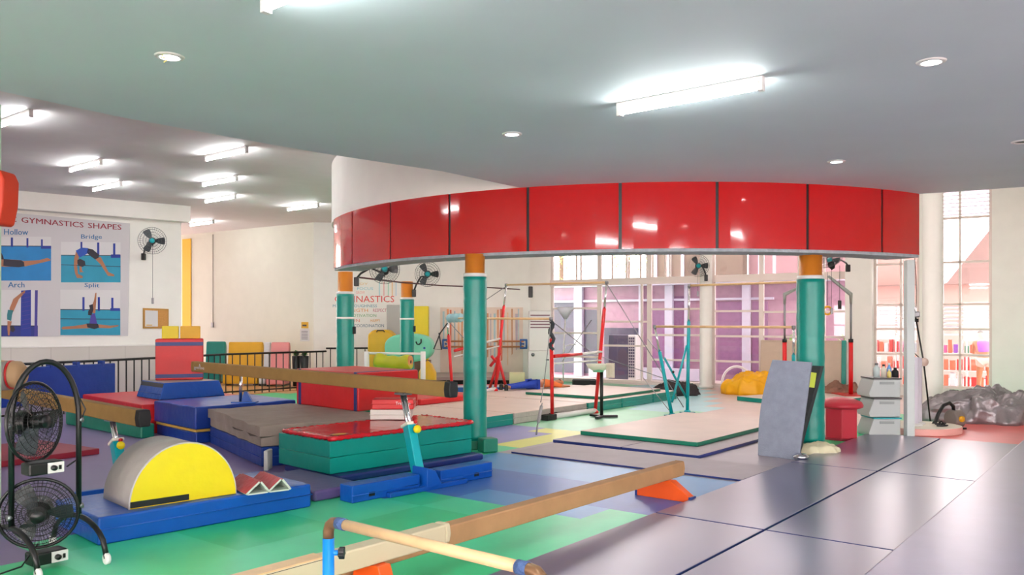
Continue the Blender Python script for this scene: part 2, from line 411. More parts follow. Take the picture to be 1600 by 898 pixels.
# ---- red curved fascia
fr = thing('curved_fascia', 'ring shaped fascia of glossy red panels under the ceiling', 'fascia', (CX, CY, 2.7))
js = [200, 212, 224, 236, 248, 260, 272, 284, 296, 304]
def ringseg(bm, a0, a1, r0, r1, z0, z1, n=8):
    q = [a0+(a1-a0)*i/n for i in range(n+1)]
    A = [(r1*math.cos(math.radians(a)), r1*math.sin(math.radians(a))) for a in q]; B = [(r0*math.cos(math.radians(a)), r0*math.sin(math.radians(a))) for a in q]
    prism(bm, A+B[::-1], z0, z1)
for i in range(len(js)-1):
    bm = nb(); ringseg(bm, js[i]+.2, js[i+1]-.2, R0-.03, R0+.02, .03, .9)
    o = obj('fascia_panel', bm, PANEL, fr)
bm = nb(); ringseg(bm, 200, 304, R0-.06, R0+.006, .03, .9, 60); obj('backing', bm, BLACK, fr)
bm = nb(); ringseg(bm, 200, 304, R0-.5, R0+.0, -.01, .03, 60); obj('soffit_rim', bm, CONC, fr, label='rough grey underside')
bm = nb(); ringseg(bm, 200, 304, R0-.5, R0-.44, .03, .9, 60); obj('inner_face', bm, WHITE, fr)

# ---- ceiling lights
def tube_light(p, z, lab, L=1.2, grp=None, tm=None):
    r = thing('fluorescent_light', lab, 'ceiling light', (p[0], p[1], z), rz=U-PI/2, group=grp)
    bm = nb(); b3(bm, -L/2, L/2, -.03, .03, -.045, 0); obj('light_housing', bm, METW, r, bev=.004)
    bm = nb(); tube(bm, [(-L/2+.03, 0, -.08), (L/2-.03, 0, -.08)], .019, 10); obj('lamp_tube', bm, tm or TUBEM, r)
    for s in (-1, 1):
        bm = nb(); b3(bm, s*L/2-.02, s*L/2+.02, -.028, .028, -.11, -.0); obj('end_cap', bm, METW, r, bev=.004)
def cpos(px, py, z): return fp(px, py, z)
for a, b, lab in (((968,176), (1190,136), 'long fluorescent tube on the near ceiling above the red fascia'),):
    p = (cpos(*a, ZS-.08)+cpos(*b, ZS-.08))/2; tube_light(p, ZS, lab, 1.22)
p = cpos(412, 12, ZS-.08); tube_light((p.x+.6*math.sin(U)+.02, p.y-.6*math.cos(U)), ZS, 'fluorescent tube cut by the top edge, on the near ceiling', 1.22)
for x, y, lab in ((20,190,'fluorescent tube at the left edge, above the orange pad'), (133,261,'upper ceiling tube above the poster heading, nearer of two'), (167,293,'upper ceiling tube just above the poster wall beam'),
        (353,243,'nearest of the three tubes in a column on the upper ceiling'), (343,285,'middle one of the three tubes in a column on the upper ceiling'),
        (344,312,'farthest of the three tubes in a column on the upper ceiling'), (473,325,'ceiling tube beside the white drum wall'), (315,350,'farthest ceiling tube, over the yellow wall strip')):
    p = cpos(x, y, ZC-.08); tube_light(p, ZC, lab)
def downlight(px, py, lab, lit=True):
    p = cpos(px, py, ZS); r = thing('downlight', lab, 'downlight', (p.x, p.y, ZS))
    bm = nb(); lathe(bm, [(.065,-.001), (.065,-.012), (.095,-.008), (.1,0)], n=28); obj('trim_ring', bm, METW, r)
    bm = nb(); lathe(bm, [(0,-.006), (.064,-.006)], n=24); obj('diffuser', bm, DOWNM if lit else BLACK, r)
    return r
r = downlight(265, 88, 'round downlight with a loose scrap hanging, nearest at upper left')
bm = nb(); tube(bm, [(-.02,-.06,-.01), (-.03,-.07,-.03), (0,-.07,-.035), (.01,-.07,-.05), (-.01,-.075,-.065)], .005, 6); obj('loose_scrap', bm, mat('scrap_paper', (230, 225, 140), .7), r)
downlight(1455, 96, 'round downlight at the upper right of the near ceiling')
downlight(800, 209, 'round downlight above the left part of the red fascia')
downlight(1307, 252, 'small lit downlight just above the right part of the red fascia')
downlight(1597, 221, 'unlit dark downlight at the right edge of the ceiling', False)
# unseen fill tubes added to brighten the room, behind the camera and inside the drum
for x, y, z, lab in ((-.2, 1.6, ZS, 'added unseen fill tube on the near ceiling behind the viewer, left'), (3.2, 1.2, ZS, 'added unseen fill tube on the near ceiling behind the viewer, middle'), (5.6, 5.2, ZS, 'added unseen fill tube on the near ceiling off to the right'),
                     (7.4, 1.6, ZS, 'added unseen fill tube on the near ceiling behind the viewer, right'), (-2.6, -1.6, ZS, 'added unseen fill tube on the near ceiling far behind the viewer'),
                     (0.6, 15.5, ZH, 'added unseen fill tube high inside the drum, left'), (4.6, 15.0, ZH, 'added unseen fill tube high inside the drum, right'), (2.6, 18.6, ZH, 'added unseen fill tube high inside the drum, back'), (8.4, 14.0, ZH, 'added unseen fill tube high over the tarpaulin'), (-9.5, 9.0, ZC, 'added unseen fill tube on the upper ceiling off to the left')):
    tube_light((x, y), z, lab, tm=FILLM if z == ZH else None)
# ================================================================ GYM EQUIPMENT, left half
def V2(a): return Vector((math.cos(a), math.sin(a), 0))
def block(name, lab, cat, c, ang, L, Wd, z0, h, m, top=None, bev=.02, group=None, seams=(), puff=0, handles=0, cuts=8, skirt=None):
    """padded block: corner c on the ground, L along ang, Wd along ang+90deg"""
    bm = nb(); n = cuts if puff else 1
    bmesh.ops.create_cube(bm, size=1)
    for v in bm.verts: v.co = Vector(((v.co.x+.5)*L, (v.co.y+.5)*Wd, (v.co.z+.5)*h))
    if top:
        for f in bm.faces:
            if f.normal.z > .9: f.material_index = 1
    if puff:
        bmesh.ops.subdivide_edges(bm, edges=bm.edges, cuts=n, use_grid_fill=True)
        for v in bm.verts:
            q = v.co; k = noise.fractal(Vector((q.x*2.3+c[0]*3, q.y*2.3+c[1], q.z*3)), .8, 2, 3)
            ex = min(q.x, L-q.x, Wd/2)/.3; ez = 1 if q.z > 1e-4 else 0
            q.z += k*puff*ez; 
            if q.y < 1e-4 or q.y > Wd-1e-4: q.y += k*puff*(1 if q.z > 0 else 0)*.6
            if q.x < 1e-4 or q.x > L-1e-4: q.x += k*puff*.6
        for f in bm.faces: f.smooth = True
    o = None
    multi = bool(seams) or handles
    loc = (c[0], c[1], z0)
    if multi:
        r = thing(name, lab, cat, loc, ang, group)
        obj('mat_body', bm, [m, top] if top else m, r, bev=bev)
        for s in seams:
            bm = nb(); e = .004; z = h*s
            tube(bm, [(-e,-e,z), (L+e,-e,z), (L+e,Wd+e,z), (-e,Wd+e,z)], .006, 6, closed=True); obj('seam', bm, m, r)
        for k in range(handles):
            bm = nb(); x = L*(k+.5)/handles
            tube(bm, [(x-.12,-.005,h*.5), (x-.08,-.03,h*.53), (x+.08,-.03,h*.53), (x+.12,-.005,h*.5)], .014, 8, flat=.5); obj('carry_handle', bm, RUB, r)
        return r
    o = obj(name, bm, [m, top] if top else m, loc=loc, rz=ang, bev=bev)
    return tag(o, lab, cat, group)
A1 = math.atan2(.72, .69)
# --- teal stack
block('landing_mat', 'thin navy mat under the teal mat stack', 'mat', (-1.88, 9.0), A1, 2.2, 1.15, 0, .085, NAVY, bev=.03)
cT = Vector((-2.0, 9.07)); 
block('teal_mat', 'lower of the two teal mats stacked beside the near pillar', 'mat', cT, A1, 2.14, 1.07, .09, .178, TEAL, bev=.015, puff=.008, cuts=14)
block('teal_mat', 'upper of the two teal mats stacked beside the near pillar', 'mat', cT, A1, 2.14, 1.07, .272, .178, TEAL, bev=.015, puff=.008, cuts=14)
# glossy red mat with gathered edge
r = thing('gathered_red_mat', 'glossy red mat with a gathered edge on top of the teal stack', 'mat', (cT.x+.02, cT.y+.02, .452), A1)
bm = nb(); L, Wd = 2.12, 1.0; nx, ny = 90, 12
g = [[bm.verts.new((i*L/nx, j*Wd/ny, .045+.006*noise.noise(Vector((i*.15, j*.7, 0))))) for j in range(ny+1)] for i in range(nx+1)]
for i in range(nx):
    for j in range(ny): bm.faces.new((g[i][j], g[i+1][j], g[i+1][j+1], g[i][j+1])).smooth = True
obj('mat_top', bm, REDG, r)
bm = nb(); per = [(i*L/60, -.0) for i in range(61)]+[(L, j*Wd/30) for j in range(1, 31)]+[(L-i*L/60, Wd) for i in range(1, 61)]+[(0, Wd-j*Wd/30) for j in range(1, 30)]
tube(bm, [(p[0]+.006*math.sin(k*2.1), p[1]+.006*math.sin(k*1.7), .026) for k, p in enumerate(per)], [.026+.008*math.sin(k*2.4)*(1 if k % 2 else .3) for k in range(len(per))], 10, closed=True)
obj('gathered_edge', bm, REDG, r)
bm = nb(); lathe(bm, [(0,.0), (.06,.0)], n=20, R=Matrix.Diagonal((1.5, .8, 1))); obj('round_badge', bm, mat('badge_yellow', (200, 180, 20), .5), r, loc=(.16, .1, .056), label='dark oval badge with yellow print')
bm = nb(); lathe(bm, [(.062,.0), (.08,.0)], n=20, R=Matrix.Diagonal((1.5, .8, 1))); obj('badge_rim', bm, BLACK, r, loc=(.16, .1, .056))
def local(c, a, x, y): return (c[0]+math.cos(a)*x-math.sin(a)*y, c[1]+math.sin(a)*x+math.cos(a)*y)
p = fp(578, 656, .5); p2 = fp(640, 655, .5)
block('foam_block', 'white foam block on the glossy red mat, under a red pad', 'foam block', (p.x, p.y), A1-.78, .52, .34, .502, .13, mat('white_vinyl', (214, 210, 204), .5), bev=.012, seams=(.5,))
r = block('foam_pad', 'red pad with a white name strip, on the white foam block', 'pad', (p.x+.02, p.y+.02), A1-.78, .54, .34, .634, .13, RED, bev=.012, handles=0, seams=(.55,))
text_on('name_print', 'Translon', (.31,.06), (.5,.06), (.5,.1), (.31,.1), 0, METW, r)
for o in r.children:
    if o.name.startswith('name_print'):
        o.rotation_euler = (PI/2, 0, 0); o.location = (0, -.012, 0)
# --- grey canvas stack with blue block
AG = math.atan2(.83, -.56)-PI/2
cG = Vector((-3.05, 10.05))
block('foam_block', 'blue foam block with a grey end, bottom of the taupe stack', 'foam block', cG, AG, 1.75, 2.45, 0, .24, [DBLUE, DBLUE][0], bev=.015, seams=(.5,))
block('folded_canvas_mat', 'crumpled taupe canvas mat, lower of two, on the blue block', 'mat', cG+Vector((.0,.0)), AG, 1.73, 2.45, .25, .105, TAUPE, bev=.03, puff=.03, cuts=16)
block('folded_canvas_mat', 'crumpled taupe canvas mat, upper of two, under the long beam', 'mat', cG+Vector((-.02,.0)), AG, 1.76, 2.5, .368, .125, TAUPE, bev=.03, puff=.02, cuts=16)
bm = nb(); b3(bm, 0, .05, 0, .2, 0, .235)
tag(obj('foam_block', bm, mat('pale_grey_vinyl', (190, 188, 184), .5), loc=(-2.95, 9.8, 0), rz=0, bev=.01), 'narrow pale grey foam block wedged between taupe and teal stacks', 'foam block')
# --- red block
def redblock(name, lab, c, a, L, Wd, z0, h, strips):
    r = thing(name, lab, 'foam block', (c[0], c[1], z0), a)
    bm = nb(); b3(bm, 0, L, 0, Wd, 0, h); obj('block_body', bm, RED, r, bev=.02)
    for (x0, x1, y0, y1, za, zb) in strips:
        bm = nb(); b3(bm, x0, x1, y0, y1, za, zb); obj('velcro_strip', bm, NAVY, r, bev=.003)
    return r
cR = Vector((-2.18, 11.7))
e = .006
redblock('foam_block', 'large red foam block behind the long beam, on the taupe mats', cR, A1, 1.1, 1.62, .5, .55,
         [(-e, 0, .03, .1, 0, .55), (-e, 0, 1.48, 1.55, 0, .55), (.0, 1.1, .03, .1, .55, .555)])
# --- blue stack
cB = Vector((-4.6, 12.02)); AB = PI/4
block('foam_block', 'dark blue mat at the bottom of the blue stack', 'mat', cB, AB, 1.6, 1.42, 0, .16, DBLUE, bev=.02)
bm = nb(); b3(bm, 0, 1.62, 0, 1.44, 0, .04); tag(obj('thin_mat', bm, mat('tan_yellow_edge', (196, 158, 70), .6), loc=(cB.x, cB.y-.01, .162), rz=AB, bev=.01), 'thin yellow edged mat sandwiched in the blue stack', 'mat')
block('blue_mat', 'thick blue mat on top of the blue stack', 'mat', cB+Vector((0,-.03)), AB, 1.64, 1.5, .204, .33, DBLUE, top=BLUE, bev=.03, puff=.012, cuts=10)
# --- red base mats, vault wedge, red crate, yellow blocks
cM = Vector((-5.82, 12.98))
block('landing_mat', 'red landing mat under the blue vaulting wedge', 'mat', cM, AB, 1.95, 2.75, 0, .47, RED, bev=.02, seams=(.5,))
r = thing('vaulting_wedge', 'blue vaulting box section with a grey top and black strip', 'vaulting box', (-5.86, 13.72, .475), AB)
L, Wd, h, ins = 1.15, 1.0, .28, .1
bm = nb()
vs = [bm.verts.new(p) for p in ((0,0,0), (L,0,0), (L,Wd,0), (0,Wd,0), (.0,ins,h), (L,ins,h), (L,Wd-ins,h), (0,Wd-ins,h))]
vs[4].co = Vector((ins*.9, .02, h)); vs[5].co = Vector((L-ins, .02, h)); vs[6].co = Vector((L-ins, Wd-.02, h)); vs[7].co = Vector((ins*.9, Wd-.02, h))
for f, mi in (((0,3,2,1),0), ((4,5,6,7),1), ((0,1,5,4),0), ((1,2,6,5),0), ((2,3,7,6),0), ((3,0,4,7),0)): bm.faces.new([vs[i] for i in f]).material_index = mi
obj('box_body', bm, [BLUE, GREYV], r, bev=.015)
bm = nb(); tube(bm, [(-.004+.03,-.0+.004,.09), (-.0+.03,Wd-.004,.09)], .006, 6); obj('seam', bm, DBLUE, r)
bm = nb(); box(bm, (ins*.9-.012, Wd/2, h-.05), (.012, Wd-.06, .07), Matrix.Rotation(.31, 3, 'Y')); obj('velcro_strip', bm, BLACK, r)
cC = Vector((-6.18, 15.0))
ac = math.radians(20)
redblock('foam_block', 'upright red foam block with yellow blocks on top', Vector((-6.2, 14.35)), ac, .78, .62, .757, .72,
         [(.0, .78, -e, 0, .6, .665), (.0, .78, -e, 0, .04, .105)])
def yblock(c, a, sx, sy, sz, z0, lab, sq=0):
    bm = nb(); b3(bm, 0, sx, 0, sy, 0, sz); tag(obj('foam_block', bm, YEL if sq else MUST, loc=(c[0], c[1], z0), rz=a, bev=.012), lab, 'foam block')
yc = Vector((-6.13, 14.45))
yblock(yc, ac, .27, .3, .22, 1.482, 'left yellow foam block on the upright red block', 1)
yblock(yc+Vector((.3*math.cos(ac), .3*math.sin(ac))), ac, .33, .3, .22, 1.482, 'right yellow foam block on the upright red block')
# --- long beams
def beam(name, lab, p0, p1, ztop, th, wd, m, ends=None, cat='balance beam', cap=.1, sq=.42):
    """p1 is the near end"""
    p0 = Vector(p0); p1 = Vector(p1); L = (p1-p0).length; a = math.atan2(p1.y-p0.y, p1.x-p0.x)
    r = thing(name, lab, cat, (p0.x, p0.y, ztop-th), a)
    bm = nb(); prism(bm, [(-wd*sq, 0), (-wd/2, th*.5), (-wd*sq, th), (wd*sq, th), (wd/2, th*.5), (wd*sq, 0)], cap, L-cap, Matrix(((0,0,1,0), (1,0,0,0), (0,1,0,0), (0,0,0,1))))
    obj('beam_body', bm, m, r, bev=.012)
    if ends:
        for x in (0, L-cap):
            bm = nb(); prism(bm, [(-wd*.43, -.002), (-wd/2-.003, th*.5), (-wd*.43, th+.003), (wd*.43, th+.003), (wd/2+.003, th*.5), (wd*.43, -.002)], x, x+cap, Matrix(((0,0,1,0), (1,0,0,0), (0,1,0,0), (0,0,0,1))))
            obj('end_cap', bm, ends if x else m, r, bev=.015, label='black end cap' if x else None)
    return r, a, L
beamA, aA, LA = beam('balance_beam', 'long brown suede balance beam with a black near end, across the mat stacks', (-5.08, 13.2), (-.6, 8.55), 1.142, .16, .12, SUEDE, RUB)
# side logo near the far end (faces the camera: the beam's right-hand side, local -y)
lr = text_on('side_logo', 'gymnova', (.14,.035), (.52,.035), (.52,.085), (.14,.085), 0, METW, beamA); lr.rotation_euler = (PI/2, 0, 0); lr.location = (.0, -.064, 0)
bm = nb(); tube(bm, [(.32,-.062,.08), (.35,-.063,.13), (.37,-.062,.085)], .006, 6); obj('logo_mark', bm, METW, beamA)
def beam_stand(name, lab, foot, top, ztop, ab, leg=BLUE, cover=True, sc=1.0, base=True, L=1.97):
    """inclined post on a low bar that runs across the beam (direction ab)"""
    r = thing(name, lab, 'beam stand', (foot[0], foot[1], 0), ab)
    cb, sb = math.cos(ab), math.sin(ab); dx, dy = top[0]-foot[0], top[1]-foot[1]
    lt = Vector((dx*cb+dy*sb, -dx*sb+dy*cb, ztop)); lf = Vector((0, 0, .07)); mid = lf.lerp(lt, .64)
    zax = (lt-lf).normalized(); R = zax.to_track_quat('Z', 'Y').to_matrix()
    bm = nb(); box(bm, lf.lerp(mid, .5), (.1, .13, (mid-lf).length), R); obj('post_sleeve', bm, TEALM, r, bev=.012, label='turquoise post sleeve')
    bm = nb(); box(bm, mid, (.13, .16, .035), R); obj('sleeve_collar', bm, CLOTHW, r, bev=.01)
    for s in (-1, 1):
        bm = nb(); off = R @ Vector((0, s*.028, 0)); tube(bm, [lf.lerp(lt, .5)+off, lt+off], .022, 12); obj('chrome_tube', bm, CHROME, r)
    bm = nb(); box(bm, lt, (.12, .16, .02)); obj('top_plate', bm, STEEL, r)
    bm = nb(); fc = Matrix.Rotation(-ab, 3, 'Z') @ Vector((.1, -1, 0)); sd_ = Matrix.Rotation(-ab, 3, 'Z') @ Vector((1, 0, 0)); kp = lf.lerp(lt, .6)+fc*.05+sd_*.085
    lathe(bm, [(0,.0), (.012,.0), (.012,.03), (.04,.035), (.045,.05), (.04,.065), (0,.07)], 
        kp, 12, R=fc.normalized().to_track_quat('Z','Y').to_matrix()); obj('clamp_knob', bm, YEL, r, label='yellow clamp knob')
    bm = nb(); lathe(bm, [(0,0), (.02,0), (.02,.03), (0,.035)], lf.lerp(lt, .68)+fc*.05+sd_*.08, 10, R=fc.normalized().to_track_quat('Z','Y').to_matrix()); obj('lock_pin', bm, RED, r, label='red lock pin')
    if base:
        bm = nb(); b3(bm, -.55, .52, -.2, -.13, 0, .05); obj('base_bar', bm, BLUEM if 0 else BLUE, r, bev=.01)
        bm = nb(); M = Matrix(((1,0,0,0), (0,0,1,0), (0,1,0,0), (0,0,0,1))); prism(bm, [(-.07,.0), (.17,.0), (.05,.2), (-.06,.24)], -.2, .05, M); obj('gusset', bm, BLUE, r, bev=.008)
    return r, (lambda x, y: (foot[0]+cb*x-sb*y, foot[1]+sb*x+cb*y))
AS = math.atan2(1.45, 1.36)
foot = (-.985, 8.80); tp = (-1.2, 9.1)
rS, SL = beam_stand('beam_stand', 'turquoise beam stand with chrome tubes holding the near end of the long beam', foot, tp, .975, AS)
def pad(c, a, L, Wd, h, lab, hole):
    r = thing('stand_pad', lab, 'pad', (c[0], c[1], .0), a)
    bm = nb(); b3(bm, 0, L, 0, Wd, 0, h); obj('pad_body', bm, BLUE, r, bev=.012)
    bm = nb(); b3(bm, hole, hole+.07, -.005, .01, .04, .08); obj('dark_opening', bm, BLACK, r)
    bm = nb(); tube(bm, [(0,-.002,h*.42), (L,-.002,h*.42)], .005, 6); obj('seam', bm, BLUE, r)
c1 = fp(561, 787); cq = SL(-.96, -.125); pad(cq, AS, .86, .21, .17, 'left blue cover pad on the foot of the beam stand', .2)
c2 = SL(.19, -.125); pad(c2, AS, .79, .21, .17, 'right blue cover pad on the foot of the beam stand', .5)
r = thing('beam_prop', 'chrome and blue prop under the far end of the long beam, on the blue stack', 'beam stand', (-4.15, 12.62, .538))
bm = nb(); tube(bm, [(0,0,.02), (.04,-.1,.43)], .024, 12); obj('chrome_tube', bm, CHROME, r)
bm = nb(); prism(bm, [(.02,0), (.2,0), (.1,.17), (.06,.17)], -.03, .03, Matrix(((1,0,0,0), (0,0,1,0), (0,1,0,0), (0,0,0,1)))); obj('gusset', bm, BLUE, r)
bm = nb(); b3(bm, -.12, .25, -.08, .08, 0, .02); obj('base_plate', bm, BLUE, r)
# --- second beam, left
beamB, aB, LB = beam('balance_beam', 'brown suede balance beam behind the black fans, black end toward the wedge', (-7.75, 12.2), (-3.72, 8.37), .87, .17, .13, SUEDE, RUB)
beam_stand('beam_stand', 'turquoise stand with red and white tubes, behind the yellow half cylinder', (-4.16, 8.82), (-4.38, 9.05), .69, AS, L=1.3)
# teal wall mats, dark red mat
block('long_bolster', 'long low teal mat lying behind the second beam', 'mat', (-5.62, 12.5), math.atan2(1.78, -2.08), 2.8, -.22, 0, .22, GREENV, bev=.03)
d1 = Vector((-.67, -1.04)).normalized()
block('thin_mat', 'thin dark red mat on the lavender floor behind the fans', 'mat', (-5.53, 11.07), math.atan2(d1.y, d1.x), 3.2, -1.55, 0, .075, DRED, bev=.01)
# blue panel on the railing
# --- blue landing mat with half cylinder and red folding panel
cL = fp(153, 853); 
block('landing_mat', 'bright blue landing mat carrying the yellow half cylinder', 'mat', (cL.x, cL.y), math.atan2(1.39, 1.34), 1.93, 1.0, 0, .22, BLUE, bev=.02, puff=.004, seams=(.55,))
r = thing('half_cylinder', 'grey and yellow half cylinder foam shape on the bright blue mat', 'foam shape', (-2.815, 7.1, .222), math.atan2(.64, .66))
bm = nb(); n = 28; rr = .46; hh = .5; dp = .62
f = [(rr*math.cos(PI*i/n)*-1, hh*math.sin(PI*i/n)) for i in range(n+1)]
M = Matrix(((1,0,0,0), (0,0,1,0), (0,1,0,0), (0,0,0,1)))
prism(bm, f, 0, dp, M)
for fc in bm.faces:
    if len(fc.verts) == 4: fc.smooth = True
o = obj('padded_body', bm, GREYV, r); 
bm = nb(); prism(bm, [(x*.995, z*.995) for x, z in f], -.012, 0, M); obj('end_face', bm, YEL, r, bev=.004, label='yellow end face')
bm = nb(); tube(bm, [(x, -.004, z) for x, z in f], .009, 8); obj('edge_piping', bm, mat('pale_grey_piping', (186, 180, 178), .5), r)
bm = nb(); b3(bm, -rr+.005, .03, -.02, -.01, .01, .06); obj('velcro_strip', bm, BLACK, r)
# red folding panels (two inverted V)
pr = fp(386, 774, .222); r = thing('folded_panel_mat', 'red folding panel mat standing in two ridges beside the half cylinder', 'mat', (pr.x, pr.y, .222), math.atan2(.28, .3)-.1)
mw = mat('pale_inner_vinyl', (196, 206, 196), .6)
for k in range(2):
    x0 = k*.2
    for (xa, za, xb, zb) in ((x0, .0, x0+.12, .1), (x0+.12, .1, x0+.2, .0)):
        dx, dz = xb-xa, zb-za; l = math.hypot(dx, dz); nx_, nz = -dz/l*.018, dx/l*.018
        bm = nb(); prism(bm, [(xa, za), (xb, zb), (xb+nx_, zb+nz), (xa+nx_, za+nz)], 0, .5, Matrix(((1,0,0,0), (0,0,1,0), (0,1,0,.001), (0,0,0,1))))
        for fc in bm.faces: fc.material_index = 0
        bmesh.ops.recalc_face_normals(bm, faces=bm.faces)
        for fc in bm.faces:
            if fc.normal.y < -.9 or fc.normal.z < -.2: fc.material_index = 1
        obj('panel', bm, [mat('worn_red_vinyl', (178, 52, 52), .35, bump=.3, var=.12), mw], r, bev=.003)
    bm = nb(); b3(bm, x0+.01, x0+.19, 0.001, .5, .0, .012); obj('panel', bm, mw, r)
block('thin_mat', 'small purple mat between the bright blue mat and the stand pad', 'mat', (-1.93, 8.07), AS, .6, 1.2, 0, .11, PURP, bev=.03)
# --- low beams in front
d = Vector((-.633, -.775)); pe = Vector((1.775, 8.48))
cD = pe+Vector((-.775*.055, .633*.055))
beamD, aD, LD = beam('low_balance_beam', 'low tan suede balance beam ending at an orange foot, running toward the camera', cD, cD+d*5.0, .335, .145, .12, SUEDE2, SUEDE2, cap=.04, sq=.49)
for o in beamD.children:
    if 'label' in o: del o['label']
def orange_foot(bmr, x, L, zt):
    bm = nb(); M2 = Matrix(((1,0,0,0), (0,0,1,0), (0,1,0,0), (0,0,0,1)))
    prism(bm, [(-L, .0), (L, .0), (L, .05), (.1, zt), (-.1, zt), (-L, .05)], -.05, .05, M2); ft = obj('orange_foot', bm, ORANGE, bmr, bev=.006, loc=(x, 0, -bmr.location.z), rz=PI/2, label='orange foot')
    for s in (-1, 1):
        bm = nb(); b3(bm, s*L-.012, s*L+.012, -.055, .055, 0, .055); obj('rubber_end', bm, NAVY, ft)
af = aD+PI/2
orange_foot(beamD, .32, .3, .188)
orange_foot(beamD, 4.5, .3, .188)
cC0 = Vector((-.394, 5.41))+Vector((-.775*-.0, .633*0))+Vector((-.049, .04))
beamC, aC, LC = beam('low_balance_beam', 'low bone coloured padded beam beside the tan beam, nearest the camera', cC0, cC0+d*3.2, .44, .125, .12, BONE, BONE, cap=.05, sq=.485)
for o in beamC.children:
    if 'label' in o: del o['label']
bm = nb(); b3(bm, 1.02, 3.15, -.052, .054, .122, .131); obj('wooden_top', bm, WOOD, beamC, label='pale wooden top strip'); bm = nb(); b3(bm, 1.02, 3.15, .05, .058, .108, .118); obj('dark_groove', bm, BLACK, beamC)
orange_foot(beamC, .62, .2, .312)
# --- small blue bar with wooden rail in front
zr = .885; a0 = (H-zr)*F; l = fp(520, 815, zr); q = fp(838, 892, zr)
r = thing('ballet_bar', 'low blue bar stand with a wooden rail, nearest the camera', 'bar stand', (l.x, l.y, 0))
dr = (q-l).normalized(); 
bm = nb(); tube(bm, [(0,0,zr)+dr*0.0 if False else Vector((0,0,zr))+dr*.06, Vector((0,0,zr))+(q-l)-dr*.04], .023, 16); obj('rail', bm, WOOD, r, label='pale wooden rail')
el = mat('bronze_elbow', (130, 98, 70), .35, metal=.5); tape = mat('blue_tape', (66, 92, 140), .6, bump=.5, bscale=30)
for s, base in ((1, Vector((0,0,zr))), (-1, Vector((0,0,zr))+(q-l))):
    pts = [base-s*dr*.03+Vector((0,0,-.075)), base-s*dr*.03+Vector((0,0,-.045)), base-s*dr*.02+Vector((0,0,-.018)), base+s*dr*.0+Vector((0,0,-.003)), base+s*dr*.03, base+s*dr*.07]
    bm = nb(); tube(bm, pts, .024, 14); obj('elbow', bm, el, r)
    bm = nb(); tube(bm, [base+s*dr*.035, base+s*dr*.085], .0262, 14); obj('tape_wrap', bm, tape, r)
    pb = base-s*dr*.03
    bm = nb(); tube(bm, [pb+Vector((0,0,-.075)), Vector((pb.x, pb.y, .05))], .026, 16); obj('upright', bm, BLUEM, r, label='bright blue upright')
    bm = nb(); side = Vector((-dr.y, dr.x, 0)); tube(bm, [Vector((pb.x, pb.y, .025))-side*.3, Vector((pb.x, pb.y, .025))+side*.3], .025, 12); obj('foot_bar', bm, BLUEM, r)
    if s == 1:
        k = Vector((pb.x, pb.y, zr-.14)); bm = nb(); tube(bm, [k, k+Vector((.05, 0, .0))], .012, 10)
        obj('knob_stem', bm, BLUEM, r)
        bm = nb(); pr_ = []
        for i in range(18): a_ = 2*PI*i/18; rad = .024+.006*math.cos(5*a_); pr_.append((rad*math.cos(a_), rad*math.sin(a_)))
        prism(bm, pr_, 0, .026, Matrix.Translation(k+Vector((.045,0,0))) @ Matrix.Rotation(PI/2, 4, 'Y')); obj('clamp_knob', bm, BLACK, r, bev=.004)

# ================================================================ FANS
def grille(bm, c, R, r, dep, nspoke=36, rings=(1, .85, .65, .45), wire=.0025):
    """wire cage around axis R@z, front at +z"""
    for k in rings:
        zz = dep*math.sqrt(max(0, 1-k*k))
        tube(bm, [c+R @ Vector((r*k*math.cos(2*PI*i/28), r*k*math.sin(2*PI*i/28), zz)) for i in range(28)], wire*(2 if k == 1 else 1), 5, closed=True)
        if k < 1: tube(bm, [c+R @ Vector((r*k*math.cos(2*PI*i/28), r*k*math.sin(2*PI*i/28), -zz*.7)) for i in range(28)], wire, 5, closed=True)
    for i in range(nspoke):
        a = 2*PI*i/nspoke
        for s in (1, -.7):
            tube(bm, [c+R @ Vector((r*k*math.cos(a), r*k*math.sin(a), s*dep*math.sqrt(max(0, 1-k*k)))) for k in (.16, .5, .8, .95, 1)], wire*.6, 4, cap=False)
def blades(bm, c, R, r, n=3, tw=.5):
    for b in range(n):
        a0 = 2*PI*b/n; cols = []
        for i in range(7):
            t = i/6; rad = r*(.18+.72*t); wdt = r*(.16+.34*math.sin(PI*min(1, t*1.05)*.62)); row = []
            for s in (-1, -.3, .3, 1):
                an = a0+s*wdt/(rad+.02)*.55; row.append(bm.verts.new(c+R @ Vector((rad*math.cos(an), rad*math.sin(an), s*tw*.1*r*1.6))))
            cols.append(row)
        for i in range(6):
            for j in range(3): bm.faces.new((cols[i][j], cols[i+1][j], cols[i+1][j+1], cols[i][j+1])).smooth = True
GRB = mat('fan_blade_plastic', (60, 66, 70), .25)
WIRE = mat('fan_wire', (70, 70, 74), .4)
